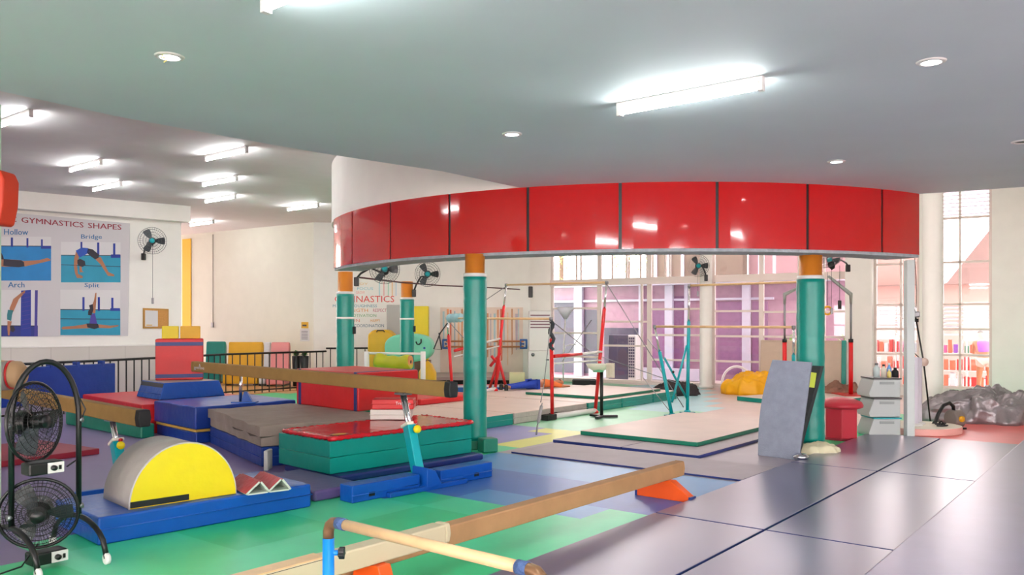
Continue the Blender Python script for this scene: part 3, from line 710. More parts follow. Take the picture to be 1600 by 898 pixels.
def wall_fan(mount, center, face, dia, lab, cord=None, hub=TEALM, rest=None):
    mount = Vector(mount); c = Vector(center)-mount; fdir = Vector(face).normalized(); R = fdir.to_track_quat('Z', 'Y').to_matrix()
    r = thing('wall_fan', lab, 'fan', mount)
    bm = nb(); box(bm, (0, 0, 0), (.09, .09, .17)); obj('wall_bracket', bm, BLACK, r, bev=.015)
    back = c-fdir*.1
    bm = nb(); tube(bm, [(0,0,.06), Vector((0,0,.14))*.9+back*.15, back*.5+Vector((0,0,.16)), back*.82+Vector((0,0,.02)), back-Vector((0,0,.1)), back-Vector((0,0,.03))], .02, 8); obj('support_arm', bm, BLACK, r)
    bm = nb(); lathe(bm, [(0,-.2), (.05,-.19), (.075,-.13), (.08,-.04), (.05,-.02), (0,-.02)], c, 16, R); obj('motor_housing', bm, BLACK, r)
    bm = nb(); blades(bm, c+fdir*.02, R, dia/2); obj('fan_blades', bm, GRB, r)
    bm = nb(); lathe(bm, [(0,.075), (.05,.072), (.06,.06), (.06,.02)], c, 16, R); obj('hub_cap', bm, hub, r, label='turquoise hub cap')
    bm = nb(); grille(bm, c, R, dia/2, .085); obj('wire_guard', bm, WIRE, r)
    if cord:
        bm = nb(); tube(bm, [back+Vector((0,0,-.05)), back+Vector((0,0,-cord))], .004, 5); obj('pull_cord', bm, BLACK, r)
        bm = nb(); box(bm, back+Vector((0,0,-cord-.05)), (.05, .03, .14)); obj('cord_handle', bm, STEEL, r, bev=.01)
    return r
pt = lambda px, py, d: at(px, py, d)
t, z = PL.hit(224, 401, -.24); wall_fan(PL.pt(t, z, -.22), at(238, 376, 19.2), (.35, -1, -.05), .62, 'wall fan beside the gymnastics poster', cord=1.35)
wall_fan(at(647, 458, 19.1), at(668, 428, 19.0), (.05, -1, -.1), .58, 'fan on the farthest padded pillar, over the mint barrel', cord=None)
wall_fan(at(557, 440, 15.5), at(601, 421, 15.5), (.1, -1, .25), .56, 'fan half hidden by the fascia, on the pillar behind the red block', cord=None)
wall_fan(at(1103, 434, 22.2), at(1091, 415, 21.9), (-.1, -1, -.1), .58, 'fan on the round white column at the back windows', cord=.7)
wall_fan(at(1325, 419, 19.3), at(1297, 408, 18.8), (-.5, -.35, .9), .55, 'fan tipped upward beside the right padded pillar', cord=1.0)
# column at left edge with fan and orange pad
bm = nb(); b3(bm, -.6, 0, -.3, .3, 0, ZS); tag(obj('square_column', bm, mat('pale_green_paint', (190, 214, 190), .6), loc=(-4.33, 6.7, 0)), 'pale square column at the left edge of the picture', 'column')
wall_fan((-4.28, 6.38, 2.9), (-4.12, 6.15, 3.0), (.85, -.5, -.1), .4, 'wall fan cut by the left edge above the orange pad')
p = at(0, 310, 6.0)
bm = nb(); sc = 6.0/1290
prism(bm, [((x-0)*sc, (310-y)*sc) for x, y in ((-60,268), (12,268), (18.5,283), (17,322), (11,351), (6,353), (-30,350), (-60,340))], -.1, .1, Matrix(((1,0,0,0), (0,0,-1,0), (0,1,0,0), (0,0,0,1))))
o = obj('hanging_pad', bm, mat('orange_red_vinyl', (204, 52, 20), .45), loc=p, bev=.02); tag(o, 'orange red padded corner hanging at the left edge', 'pad')
# --- double floor fan
ff = thing('double_floor_fan', 'black floor stand with two tiltable round fans, front left', 'floor fan', (-3.42, 6.06, 0), math.atan2(.8, .6))
# local x: between uprights; local -y : towards +normal (facing right/near)
hw = .235; zt = 1.47
pts = [(-hw,0,.3), (-hw,0,1.0), (-hw*.98,0,1.18), (-hw*.8,0,1.36), (-hw*.4,0,1.45), (0,0,1.475), (hw*.4,0,1.45), (hw*.8,0,1.36), (hw*.98,0,1.18), (hw,0,1.0), (hw,0,.3)]
pts = [(-hw,0,.3)]+[(-hw*math.cos(PI*i/18), 0, 1.05+.42*math.sin(PI*i/18)) for i in range(19)]+[(hw,0,.3)]
bm = nb(); tube(bm, pts, .02, 12); obj('arched_frame', bm, BLACK, ff)
for s in (-1, 1):
    bm = nb(); q = [(s*hw, y, .045+.25*math.sqrt(max(0, 1-(y/.42)**2))) for y in [(-.42+.84*i/16) for i in range(17)]]
    tube(bm, q, .02, 10); ft = obj('curved_foot', bm, BLACK, ff)
    for y in (-.42, .42):
        bm = nb(); lathe(bm, [(0,-.018), (.03,-.018), (.042,-.012), (.042,.012), (.03,.018), (0,.018)], (s*hw, y, .042), 20, Matrix.Rotation(PI/2, 3, 'Y')); obj('foot_wheel', bm, METW, ft, label='white wheel')
def floorfan(c, f, dia, lab):
    R = Vector(f).normalized().to_track_quat('Z', 'Y').to_matrix(); c = Vector(c)
    g = obj('fan_guard', (lambda b: (grille(b, c, R, dia/2, .09, 52, (1, .87, .74, .6, .46, .3), .0026), b)[1])(nb()), BLACK, ff, label=lab)
    bm = nb(); tube(bm, [c+R @ Vector((dia/2*1.03*math.cos(a*2*PI/36), dia/2*1.03*math.sin(a*2*PI/36), -.0)) for a in range(36)], .012, 8, closed=True); obj('outer_ring', bm, BLACK, ff)
    bm = nb(); blades(bm, c, R, dia/2, 3, .7); obj('fan_blades', bm, GRB, ff)
    bm = nb(); lathe(bm, [(0,.1), (.045,.095), (.05,.08), (.05,.0)], c, 18, R); obj('hub_cap', bm, BLACK, ff)
    bm = nb(); lathe(bm, [(0,-.2), (.07,-.19), (.09,-.1), (.08,-.03)], c, 18, R); obj('motor_housing', bm, BLACK, ff)
    cb = c+Vector((.0, -.12, -dia/2-.04)); b = nb(); box(b, cb, (.24, .14, .09)); k = obj('control_box', b, BLACK, ff, bev=.015)
    b = nb(); box(b, cb+Vector((.06, -.075, .0)), (.11, .012, .075)); obj('switch_plate', b, METW, k, label='white switch plate')
    b = nb(); lathe(b, [(0,.0), (.02,.0), (.02,.025), (0,.03)], cb+Vector((.04, -.08, 0)), 12, Matrix.Rotation(PI/2, 3, 'X')); obj('switch_dial', b, BLACK, k)
    b = nb(); box(b, cb+Vector((.085, -.085, .0)), (.015, .015, .03)); obj('rocker_switch', b, BLACK, k)
floorfan((-.06, .04, 1.03), (.486, -.85, .06), .56, 'upper wire guard')
floorfan((-.06, -.02, .37), (-.45, -.8, -.12), .5, 'lower wire guard')
for s in (-1, 1):
    for z in (1.02, .37):
        bm = nb(); tube(bm, [(s*(hw+.03), 0, z), (s*(hw-.0), 0, z)], .022, 10); obj('pivot_knob', bm, STEEL, ff)
bm = nb(); tube(bm, [(hw*.4,-.12,.7), (hw,.02,.72), (hw+.03,.03,.85), (hw+.01,.0,1.0), (hw+.04,-.02,1.1), (hw,.0,1.2)], .006, 6)
obj('power_cord', bm, BLACK, ff)
bm = nb(); tube(bm, [(-.1,-.1,.17), (-.25,-.2,.06), (-.5,-.15,.01), (-.8,-.3,.01), (-1.0,.1,.01), (-.7,.3,.01), (-.3,.25,.01), (-.5,.6,.01)], .006, 6); obj('power_cord', bm, BLACK, ff)
# ================================================================ GYM EQUIPMENT, right half
def G(a, b): q = O0+uv.xy*a+vv_.xy*b; return (q.x, q.y)
uv = Vector((uv.x, uv.y, 0)); vv_ = Vector((vv_.x, vv_.y, 0))
MATN = mat('navy_gloss_mat', (84, 84, 118), .3, var=.04, vscale=3, spec=.8, coat=.42, crough=.28)
MATL = mat('lavender_gloss_mat', (118, 114, 146), .34, bump=.01, bscale=24, var=.05, vscale=4, spec=.8, coat=.35, crough=.3)
def um(name, lab, cat, a0, a1, b0, b1, z0, h, m, top=None, **k):
    return block(name, lab, cat, G(a0, b1), U, a1-a0, b1-b0, z0, h, m, top=top, **k)
grid_l = {(0,0): 'glossy floor mat nearest the low beams, cut by the bottom edge', (0,1): 'glossy floor mat at the bottom edge, right of the long seam',
          (1,0): 'glossy floor mat with the dark reflection of the pillar', (1,1): 'glossy floor mat in the middle of the right column',
          (2,0): 'glossy floor mat in front of the red hexagonal block and bins', (2,1): 'glossy floor mat in front of the pink curb, far end of the right column'}
for i, (a0, a1) in enumerate(((-3.6, -.012), (.012, 3.47), (3.49, 6.95))):
    for j, (b0, b1) in enumerate(((-1.02, -.012), (.012, 1.015))):
        um('floor_mat', grid_l[(i, j)], 'mat', a0, a1, b0, b1, .001, .035, [NAVY][0], top=MATN, bev=.006)
um('thin_mat', 'flat lilac grey carpet mat with a dark front edge behind the tan low beam', 'mat', 2.05, 3.1, -4.3, -1.05, .001, .022, NAVY, top=LGREY, bev=.004)
um('tumbling_mat', 'broad lavender tumbling mat along the right edge of the picture', 'mat', -6.5, 8.7, 1.03, 3.3, .001, .09, MATL, bev=.03)
# landing mats in the middle
cm = fp(1091, 717)
AM = U-.015
a_ = Vector((math.cos(AM), math.sin(AM), 0)); w_ = Vector((-a_.y, a_.x, 0))
r = thing('folding_mat', 'thin navy edged folding mat with a pale top under the green edged mat', 'mat', (cm.x, cm.y, 0), AM)
for k in range(2):
    bm = nb(); b3(bm, 0, 3.7, k*1.17, k*1.17+1.155, 0, .05)
    for f in bm.faces:
        f.normal_update()
        if f.normal.z > .9: f.material_index = 1
    obj('mat_panel', bm, [NAVY, LGREY], r, bev=.012)
c1 = fp(1090, 698, .05)
block('landing_mat', 'pale topped landing mat with a dark green edge in the middle of the floor', 'mat', (c1.x, c1.y), AM, 3.4, 1.95, .052, .065, GREENV, top=BEIGE, bev=.012)
# platform of thick mats behind the red bars
B0 = Vector((.04, 14.3, 0)); wv = -vv_
def pb(a, w): q = B0+uv*a+wv*w; return (q.x, q.y)
def plat(name, lab, a0, a1, w0, w1, z0, h, side, top, **k): return block(name, lab, 'mat', pb(a0, w0), U, a1-a0, w1-w0, z0, h, side, top=top, **k)
plat('folding_mat', 'green sided double mat just right of the nearest teal pillar', -1.5, -.03, 0, 2.0, 0, .2, TEAL, BEIGE, bev=.015, seams=(.5,))
plat('thick_mat', 'grey sided thick mat with a carry handle in front of the red bars', 0, 2.3, 0, 2.0, 0, .2, mat('pale_grey_canvas', (176, 168, 162), .6, bump=.3, var=.08), BEIGE, bev=.02, handles=1, seams=(.55,))
plat('thick_mat', 'wide beige topped mat behind the nearest teal pillar', -1.1, 2.3, 2.03, 3.0, 0, .2, GREENV, BEIGE, bev=.015)
for k, (a0, a1, lab) in enumerate(((2.35, 3.62, 'green double mat with a pale top, left of three in the row'), (3.66, 4.95, 'green double mat with a pale top, middle of three in the row'), (4.99, 6.1, 'green double mat with a pale top, right of three by the turquoise bars'))):
    plat('folding_mat', lab, a0, a1, 0, 3.4, 0, .2, TEAL, BEIGE, bev=.018, seams=(.5,), group=None)
c2 = fp(937, 624, .2)
block('landing_mat', 'thin green edged landing mat lying on the row of green double mats', 'mat', (c2.x, c2.y), U, 2.6, 1.9, .204, .06, GREENV, top=BEIGE, bev=.012)
block('landing_mat', 'thin teal edged mat under the red gooseneck frame behind the right pillar', 'mat', (6.0, 17.3), U-.35, 2.4, 1.7, 0, .1, TEAL, top=BEIGE, bev=.012)

# ---- uneven bars
def rod(name, p, q, r, m, par, n=12, **k):
    bm = nb(); tube(bm, [p, q], r, n); return obj(name, bm, m, par, **k)
def uneven(name, lab, base, low, high, lowt, hight, mpaint, frac=.9):
    base = Vector(base); r = thing(name, lab, 'uneven bars', base)
    def v(p): return Vector(p)-base
    for s in (0, 1):
        lf, hf, lt, ht = v(low[s]), v(high[s]), v(lowt[s]), v(hight[s])
        for f, t in ((lf, lt), (hf, ht)):
            m_ = f.lerp(t, frac); rod('post', f, m_, .034, mpaint, r)
            rod('inner_tube', m_, t, .022, CHROME, r)
            bm = nb(); lathe(bm, [(0,-.0), (.07,0), (.07,.03), (.05,.06), (0,.06)], (f.x, f.y, f.z), 16); obj('post_foot', bm, mpaint, r)
        bm = nb(); lathe(bm, [(0,-.03), (.035,-.03), (.035,.03), (0,.03)], lt, 12); obj('bar_clamp', bm, STEEL, r)
        bm = nb(); lathe(bm, [(0,-.03), (.035,-.03), (.035,.03), (0,.03)], ht, 12); obj('bar_clamp', bm, STEEL, r)
    rod('low_rail', v(lowt[0]), v(lowt[1]), .022, WOOD, r); rod('high_rail', v(hight[0]), v(hight[1]), .022, WOOD, r)
    return r, v
RL, RH = (.735, 15.05, 0), (1.62, 16.1, 0); LL, LH = (-1.29, 18.06, 0), (-.39, 18.9, .205)
lt = (at(699, 497, 18.06), at(861, 498, 15.05)); ht = (at(791, 445, 18.9), at(948, 441, 16.1))
r, v = uneven('uneven_bars', 'red uneven bars with a chalked black taped post, behind the grey mat', (.3, 17, 0), (LL, RL), (LH, RH), lt, ht, REDM, .8)
rod('base_beam', v(RL)+Vector((0,0,.05)), v(RH)+Vector((0,0,.05)), .05, METW, r, label='white base beam')
rod('base_beam', v(LL)+Vector((0,0,.05)), v(LH)+Vector((0,0,.05)), .05, METW, r, label='white base beam')
bm = nb(); bx = v(RL)-uv*.1; box(bm, bx+Vector((0,0,.05)), (.3, .14, .1), Matrix.Rotation(U, 3, 'Z')); obj('rubber_foot', bm, RUB, r, bev=.01)
for s, (a, b) in enumerate(((RL, RH), (LL, LH))):
    a, b = Vector(a), Vector(b); z = 1.15
    rod('spreader', v((a.x+.03, a.y, z)), v(a.lerp(b, .6)+Vector((.05, 0, z+.02))), .033, REDM, r); rod('spreader', v(a.lerp(b, .6)+Vector((.05, 0, z+.02))), v(b+Vector((.13, 0, z+.05))), .024, METW, r)
    rod('spreader', v((a.x+.03, a.y, z-.13)), v(b+Vector((.12, 0, z-.12))), .016, METW, r)
bm = nb(); p0 = v(at(861, 502, 15.05)); p1 = v(at(863, 547, 15.05))
tube(bm, [p0.lerp(p1, i/10)+Vector((.03*math.sin(i*1.3), 0, 0)) for i in range(11)], .04, 10); obj('tape_wrap', bm, mat('dark_tape', (40, 50, 56), .7, bump=.5), r, label='dark wrinkled tape wrap')
bm = nb(); p0 = v(at(702, 497, 18.0)); p1 = v(at(722, 496, 17.7))
tube(bm, [p0.lerp(p1, i/12) for i in range(13)], [.09+.012*math.sin(i*2) for i in range(13)], 14); obj('rolled_pad', bm, mat('pale_blue_foam', (150, 190, 200), .6, var=.15, vscale=6), r, label='pale blue ribbed foam roll')
bm = nb(); a = v(at(699, 505, 18.0)); tube(bm, [a, v(at(688, 520, 17.9)), v(at(678, 545, 17.8)), v(at(690, 546, 17.8)), v(at(686, 520, 17.9))], .015, 6); obj('hanging_strap', bm, BLACK, r)
def wire(p, q, name='guy_wire', par=r, vv=v, rad=.009): rod(name, vv(p), vv(q), rad, STEEL, par, 6)
wire(at(949, 445, 16.1), at(1068, 636, 17.2)); wire(at(861, 500, 15.05), at(925, 552, 16.4)); wire(at(925, 552, 16.4), at(1063, 600, 17.9))
wire(at(791, 447, 18.9), at(742, 480, 19.6)); wire(at(850, 600, 14.6), at(861, 500, 15.05)); wire(at(924, 500, 17.5), at(878, 565, 17.0))
wire(at(699, 500, 18.06), at(740, 545, 17.2)); wire(at(850, 600, 14.4), at(845, 628, 13.7), rad=.008); wire(at(840, 664, 13.1), fp(838, 679), rad=.014)
bm = nb(); p0 = v(at(847, 630, 13.6)); p1 = v(at(840, 664, 13.1)); tube(bm, [p0, p0.lerp(p1, .1), p0.lerp(p1, .15), p0.lerp(p1, .85), p0.lerp(p1, .9), p1], [.01, .012, .028, .028, .012, .01], 8); obj('turnbuckle', bm, STEEL, r)
# saw horse of red legs
p = at(778, 560, 20.0); s = thing('red_trestle', 'red trestle of crossed tubes between the pillar and the red bar post', 'trestle', (p.x, p.y, 0))
for q0, q1 in (((779,560), (793,614)), ((779,560), (763,614)), ((781,566), (771,622)), ((766,572), (782,552)), ((768,556), (783,575))):
    rod('trestle_leg', at(*q0, 20.0)-Vector((p.x, p.y, 0)), at(*q1, 20.0 if q1[1] > 600 else 20.15)-Vector((p.x, p.y, 0)), .035, REDM, s)
# turquoise bars
TL0, TH0 = (3.02, 15.57, 0), (3.42, 16.1, 0); TR0, TH1 = (4.83, 14.15, 0), (5.23, 14.68, 0)
r, v = uneven('uneven_bars', 'turquoise uneven bars with wooden rails left of the right padded pillar', (4.1, 15.2, 0), (TL0, TR0), (TH0, TH1),
              (at(1023, 510, 15.5), at(1240, 511, 14.15)), (at(1077, 446, 16.1), (5.23, 14.68, 2.49)), TEALM, .72)
rod('brace', v(at(1038, 559, 15.65)), v(at(1073, 622, 16.1)), .022, TEALM, r); rod('brace', v(at(1073, 540, 16.1)), v(at(1050, 628, 15.6)), .022, TEALM, r)
bm = nb(); lathe(bm, [(0,-.03), (.03,0), (0,.03)], v(at(1052, 581, 15.6)), 10); obj('brace_knob', bm, BLACK, r)
for f in (TL0, TH0, TR0, TH1):
    bm = nb(); c = v(f); b3(bm, c.x-.14, c.x+.14, c.y-.07, c.y+.07, 0, .025); obj('base_plate', bm, TEALM, r)
wire(at(1038, 560, 15.6), at(1012, 530, 16.6), par=r, vv=v); wire(at(1045, 640, 16), at(1005, 590, 19), par=r, vv=v)
# gooseneck frame
r = thing('gooseneck_frame', 'pair of red posts with grey gooseneck arms behind the right padded pillar', 'gym frame', (7.0, 19.1, .0)); base = Vector((7.0, 19.1, 0))
for px, pi_, sx in ((1226, 1247, 1), (1329.5, 1294, -1)):
    a = at(px, 532, 19.1); 
    bm = nb(); tube(bm, [Vector((a.x, a.y, .1))-base, a-base], .05, 14); obj('post', bm, REDM, r)
    bm = nb(); tube(bm, [a-base, Vector((a.x, a.y, 2.35))-base], .024, 10); obj('inner_tube', bm, STEEL, r)
    bm = nb(); tube(bm, [Vector((a.x, a.y, 2.2))-base, Vector((a.x, a.y, 2.42))-base, at(pi_, 450 if sx > 0 else 431, 19.1)-base], [.03, .05, .03], 8); obj('gooseneck_arm', bm, mat('grey_hammered', (150, 156, 152), .4, metal=.4), r)
    bm = nb(); b3(bm, a.x-7.0-.3, a.x-7.0+.3, -.4, .4, .1, .115); obj('base_plate', bm, REDM, r)
    bm = nb(); tube(bm, [a-base-Vector((0,0,.04)), a-base+Vector((0,0,.04))], .055, 12); obj('post_collar', bm, BLACK, r)
for x, y, lab, c, k in ((1293, 485, 'yellow hand ring hanging beside the right padded pillar', MUST, 1), (1312, 476, 'black cord pull hanging under the tipped fan', BLACK, 0)):
    p = at(x, y, 19.0); r = thing('hanging_ring' if k else 'hanging_pull', lab, 'ring' if k else 'cord pull', p)
    bm = nb(); tube(bm, [(0,0,.1), (0,0,.9)], .006, 5); obj('cord', bm, BLACK, r)
    bm = nb()
    if k: tube(bm, [(.09*math.cos(i*PI/8), 0, .09*math.sin(i*PI/8)) for i in range(16)], .024, 8, closed=True); obj('ring_body', bm, c, r)
    else: tube(bm, [(0,0,-.1), (0,0,.1)], .04, 10); obj('handle', bm, c, r)
# chalk stand
r = thing('chalk_stand', 'black stand with a white chalk bowl and a hanging cloth by the red bars', 'chalk stand', (1.66, 15.3, 0))
bm = nb(); tube(bm, [(0,0,.04), (0,0,.88)], .032, 12); obj('pole', bm, BLACK, r)
for a in (0, 2.1, 4.2):
    bm = nb(); box(bm, (.14*math.cos(a+.1), .14*math.sin(a+.1), .03), (.32, .07, .045), Matrix.Rotation(a+.1, 3, 'Z')); obj('leg', bm, BLACK, r, bev=.008)
bm = nb(); lathe(bm, [(0,.88), (.1,.88), (.17,.93), (.2,1.0), (.185,1.0), (.155,.94), (.09,.9), (0,.9)], (-.06,0,0), 24, Matrix.Diagonal((1.15, .8, 1))); obj('bowl', bm, mat('bowl_white', (216, 218, 200), .5), r)
bm = nb(); tube(bm, [(-.06,0,.85), (-.06,0,.915)], .1, 16); obj('green_cloth', bm, mat('pale_green_cloth', (120, 190, 150), .8), r)
bm = nb(); g = [[bm.verts.new((.07+.16*i/6, -.12-.02*math.sin(i*1.7)-.015*j/5, 1.02-.27*j/5)) for j in range(6)] for i in range(7)]
for i in range(6):
    for j in range(5): bm.faces.new((g[i][j], g[i+1][j], g[i+1][j+1], g[i][j+1])).smooth = True
bmesh.ops.solidify(bm, geom=bm.faces, thickness=.02); obj('hanging_cloth', bm, CLOTHW, r)

# ---- springboard leaning on the right pillar
BL_, BR_, TL_, TR_ = fp(1184, 711), fp(1247, 719), at(1208, 562, 11.0), at(1269, 566, 10.75)
r = thing('springboard', 'grey carpeted springboard standing on end against the right padded pillar', 'springboard', BL_)
def sheet(name, off, bulge, m, thick, shrink=0, topcut=0, lab=None):
    bm = nb(); n = 16; nrm = (BR_-BL_).cross(TL_-BL_).normalized()
    if nrm.y > 0: nrm = -nrm
    A = []
    for i in range(n+1):
        t = i/n*(1-topcut); l = BL_.lerp(TL_, t); q = BR_.lerp(TR_, t); k = bulge*math.sin(PI*t*.85); sx = (q-l).normalized()
        l = l+nrm*(k-off)+sx*(shrink-.07*math.sin(PI*t)*.6); q = q+nrm*(k-off)-sx*shrink+sx*.02*math.sin(PI*t)
        A.append([bm.verts.new(x-BL_) for x in (l, q, q-nrm*thick, l-nrm*thick)])
    for i in range(n):
        for j in range(4): bm.faces.new((A[i][j], A[i][(j+1) % 4], A[i+1][(j+1) % 4], A[i+1][j]))
    bm.faces.new(A[0][::-1]); bm.faces.new(A[-1]); return obj(name, bm, m, r, bev=.006, label=lab)
sheet('top_board', 0, .05, mat('grey_carpet', (140, 146, 162), .95, bump=.3, bscale=80, var=.08, vscale=10), .035)
nb_ = nb()
A = Vector((.5,-.26,.0)); 
# lower board and springs behind
M3 = (BR_-BL_).normalized()
bm = nb(); z1 = 1.2
vs = []
for (px0, py0, px1, py1, dd) in ((1250, 700, 1284, 572, 0),):
    f0 = Vector((3.72, 10.78, .02)); t0 = at(1283, 572, 11.05)
    for f in (f0, t0):
        for k in ((0,0,0), (.06,.05,0)):
            for w in (0, -.5): vs.append(bm.verts.new(f+Vector(k)+M3*w-BL_))
for f in ((0,1,3,2), (4,6,7,5), (0,4,5,1), (2,3,7,6), (0,2,6,4), (1,5,7,3)): bm.faces.new([vs[i] for i in f])
obj('base_board', bm, mat('dark_board', (52, 58, 60), .6), r, bev=.004, label='dark base board')
for k in (.25, .5, .75):
    bm = nb(); c = BL_.lerp(BR_, k)
    a = BL_.lerp(TL_, .25+.0*k)+M3*.45*k+Vector((.06, .08, 0))-BL_
    tube(bm, [a+Vector((.04*math.cos(i*.8), .015*i/2, .04*math.sin(i*.8))) for i in range(16)], .006, 5); obj('coil_spring', bm, STEEL, r)
bm = nb(); t = at(1268, 582, 11.0); box(bm, Vector((3.98, 10.98, 1.0))-BL_, (.1, .04, .2), Matrix.Rotation(.15, 3, 'Y')); obj('size_tag', bm, mat('lime_tag', (196, 214, 50), .5), r, label='lime green tag')
# cloth wraps at the pillar foot
def heap(name, lab, cat, c, rx, ry, h, m, seed, ridge=.14, n=56, rings=18, rz=0, pleat=0, pn=12):
    bm = nb(); top = None; prev = None; rnd = random.Random(seed)
    for i in range(rings+1):
        t = i/rings; ring = []
        for j in range(n):
            a = 2*PI*j/n; cr = noise.fractal(Vector((math.cos(a)*2.2, math.sin(a)*2.2, seed+t*1.6)), .9, 2, 4)
            rad = math.sin(t*PI/2)**.8*(1+ridge*cr+ridge*.35*math.sin(a*11+seed+3*t)*t); z = h*max(0, math.cos(t*PI/2))**.75*(1+ridge*1.7*noise.fractal(Vector((math.cos(a)*1.5*t*2, math.sin(a)*1.5*t*2, seed)), .8, 2, 5))
            z += h*ridge*.5*abs(noise.noise(Vector((math.cos(a)*5*t, math.sin(a)*5*t, seed+4))))*(1 if t < .95 else 0)
            if pleat: z += h*pleat*(.5-abs(noise.noise(Vector((a*pn/PI, t*1.2, seed+9)))) )*math.sin(PI*t)**.5*1.6; rad *= 1+pleat*.5*(.3-abs(noise.noise(Vector((a*pn*.7/PI, seed, 2)))))*t
            if t == 1: z = 0
            ring.append(bm.verts.new((rx*rad*math.cos(a), ry*rad*math.sin(a), max(z, 0))) if i else None)
        if i == 0: top = bm.verts.new((0, 0, h)); prev = None
        else:
            for j in range(n):
                if prev is None: bm.faces.new((top, ring[j], ring[(j+1) % n])).smooth = True
                else: bm.faces.new((prev[j], ring[j], ring[(j+1) % n], prev[(j+1) % n])).smooth = True
            prev = ring
    bm.faces.new(prev[::-1])
    o = obj(name, bm, m, loc=c, rz=rz); return tag(o, lab, cat)
heap('wrapping_cloth', 'cream cloth bundle at the foot of the right padded pillar', 'cloth', (4.1, 11.05, 0), .3, .17, .15, mat('cream_cloth', (214, 208, 176), .85, bump=.3), 3)
bm = nb(); lathe(bm, [(0,0), (.09,0), (.1,.03), (.06,.06), (0,.065)], n=20); tag(obj('metal_disc', bm, CHROME, loc=(3.66, 10.46, .04)), 'small shiny metal disc in front of the springboard foot', 'disc')
# ---- red hexagonal mushroom
r = thing('mushroom_trainer', 'red hexagonal block with a round cushion top beside the right pillar', 'gym trainer', (4.98, 12.5, 0), .2)
bm = nb(); q = [(.25*math.cos(PI/3*i), .25*math.sin(PI/3*i)) for i in range(6)]; prism(bm, q, .03, .48); obj('hexagonal_body', bm, mat('crimson_vinyl', (188, 36, 56), .45, bump=.12), r, bev=.01)
bm = nb(); prism(bm, [(x*1.05, y*1.05) for x, y in q], 0, .03); obj('base_plate', bm, DRED, r)
bm = nb(); lathe(bm, [(0,.47), (.26,.47), (.31,.49), (.32,.52), (.29,.57), (.2,.61), (.08,.63), (0,.63)], n=36); obj('cushion_top', bm, mat('crimson_vinyl', (0,0,0)), r)
# ---- storage bins
BIN = mat('bin_plastic', (186, 192, 192), .45)
for k, (lab, rim) in enumerate((('lowest of three stacked grey storage bins, under the teal lid', TEALM), ('middle one of three stacked grey storage bins', mat('dark_rim', (72, 68, 72), .4)), ('top one of three stacked grey storage bins, bottles on it', mat('dark_rim', (0,0,0))))):
    r = thing('storage_bin', lab, 'storage bin', (5.77, 12.95, k*.305), 0)
    bm = nb(); prism(bm, [(-.25,0), (.22,0), (.22,.275), (-.19,.275), (-.27,.06)], -.22, .24, Matrix(((1,0,0,0), (0,0,1,0), (0,1,0,0), (0,0,0,1)))); obj('bin_body', bm, BIN, r, bev=.012)
    bm = nb(); b3(bm, -.2, .235, -.235, .25, .275, .298); obj('lid', bm, rim, r, bev=.006, label='coloured lid' if k != 1 else None)
    bm = nb(); b3(bm, -.1, .12, -.232, -.222, .2, .24); obj('grip_slot', bm, mat('bin_slot', (150, 156, 156), .5), r)
def bottle(lab, x, y, r, h, m, capm, name='bottle'):
    t = thing(name, lab, 'bottle', (x, y, .914)); bm = nb(); lathe(bm, [(0,0), (r,0), (r,h*.62), (r*.45,h*.8), (r*.4,h*.86), (0,h*.86)], n=18); obj('bottle_body', bm, m, t)
    bm = nb(); lathe(bm, [(0,h*.85), (r*.5,h*.85), (r*.5,h), (0,h)], n=14); obj('cap', bm, capm, t)
clear = mat('clear_plastic', (190, 206, 206), .15); 
bottle('clear squat bottle on the bins, leftmost', 5.66, 12.82, .05, .22, clear, STEEL); bottle('cream bottle with a black cap on the bins', 5.78, 12.84, .04, .2, CLOTHW, BLACK)
bottle('blue bottle with a white cap on the bins', 5.87, 12.85, .035, .22, mat('pale_blue_plastic', (110, 160, 220), .3), METW); bottle('small yellow bottle on the bins', 5.81, 12.72, .03, .13, mat('pale_yellow', (226, 206, 120), .5), CLOTHW)
bottle('dark round jar on the bins, rightmost', 5.95, 12.82, .05, .15, RUB, BLACK, 'jar')
# ---- pink round platform with tower fans
bm = nb(); prism(bm, [(.68*math.cos(2*PI*i/48), .6*math.sin(2*PI*i/48)) for i in range(48)], 0, .11)
for f in bm.faces:
    f.normal_update()
    if f.normal.z > .9: f.material_index = 1
tag(obj('round_platform', bm, [mat('pink_side_paint', (232, 176, 168), .5), CLOTHW], loc=(6.55, 13.38, 0), bev=.012), 'low round pink edged platform under the white tower fans', 'platform')
for x, y, h, lab in ((6.45, 13.25, 1.1, 'white tower fan just right of the square white post'), (6.62, 13.5, 1.08, 'second white tower fan, behind and right of the first')):
    r = thing('tower_fan', lab, 'fan', (x, y, .11), .2)
    bm = nb(); lathe(bm, [(0,0), (.13,0), (.13,.02), (.05,.04), (0,.05)], n=24); obj('base', bm, METW, r)
    bm = nb(); q = [(.085*math.cos(a), .065*math.sin(a)) for a in [2*PI*i/20 for i in range(20)]]; prism(bm, q, .03, h); obj('tower_body', bm, mat('lavender_white_plastic', (216, 212, 226), .35), r, bev=.02)
    bm = nb(); b3(bm, -.055, -.03, -.062, -.05, .45, h-.12); obj('air_slot', bm, mat('air_slot_grey', (120, 110, 126), .5), r)
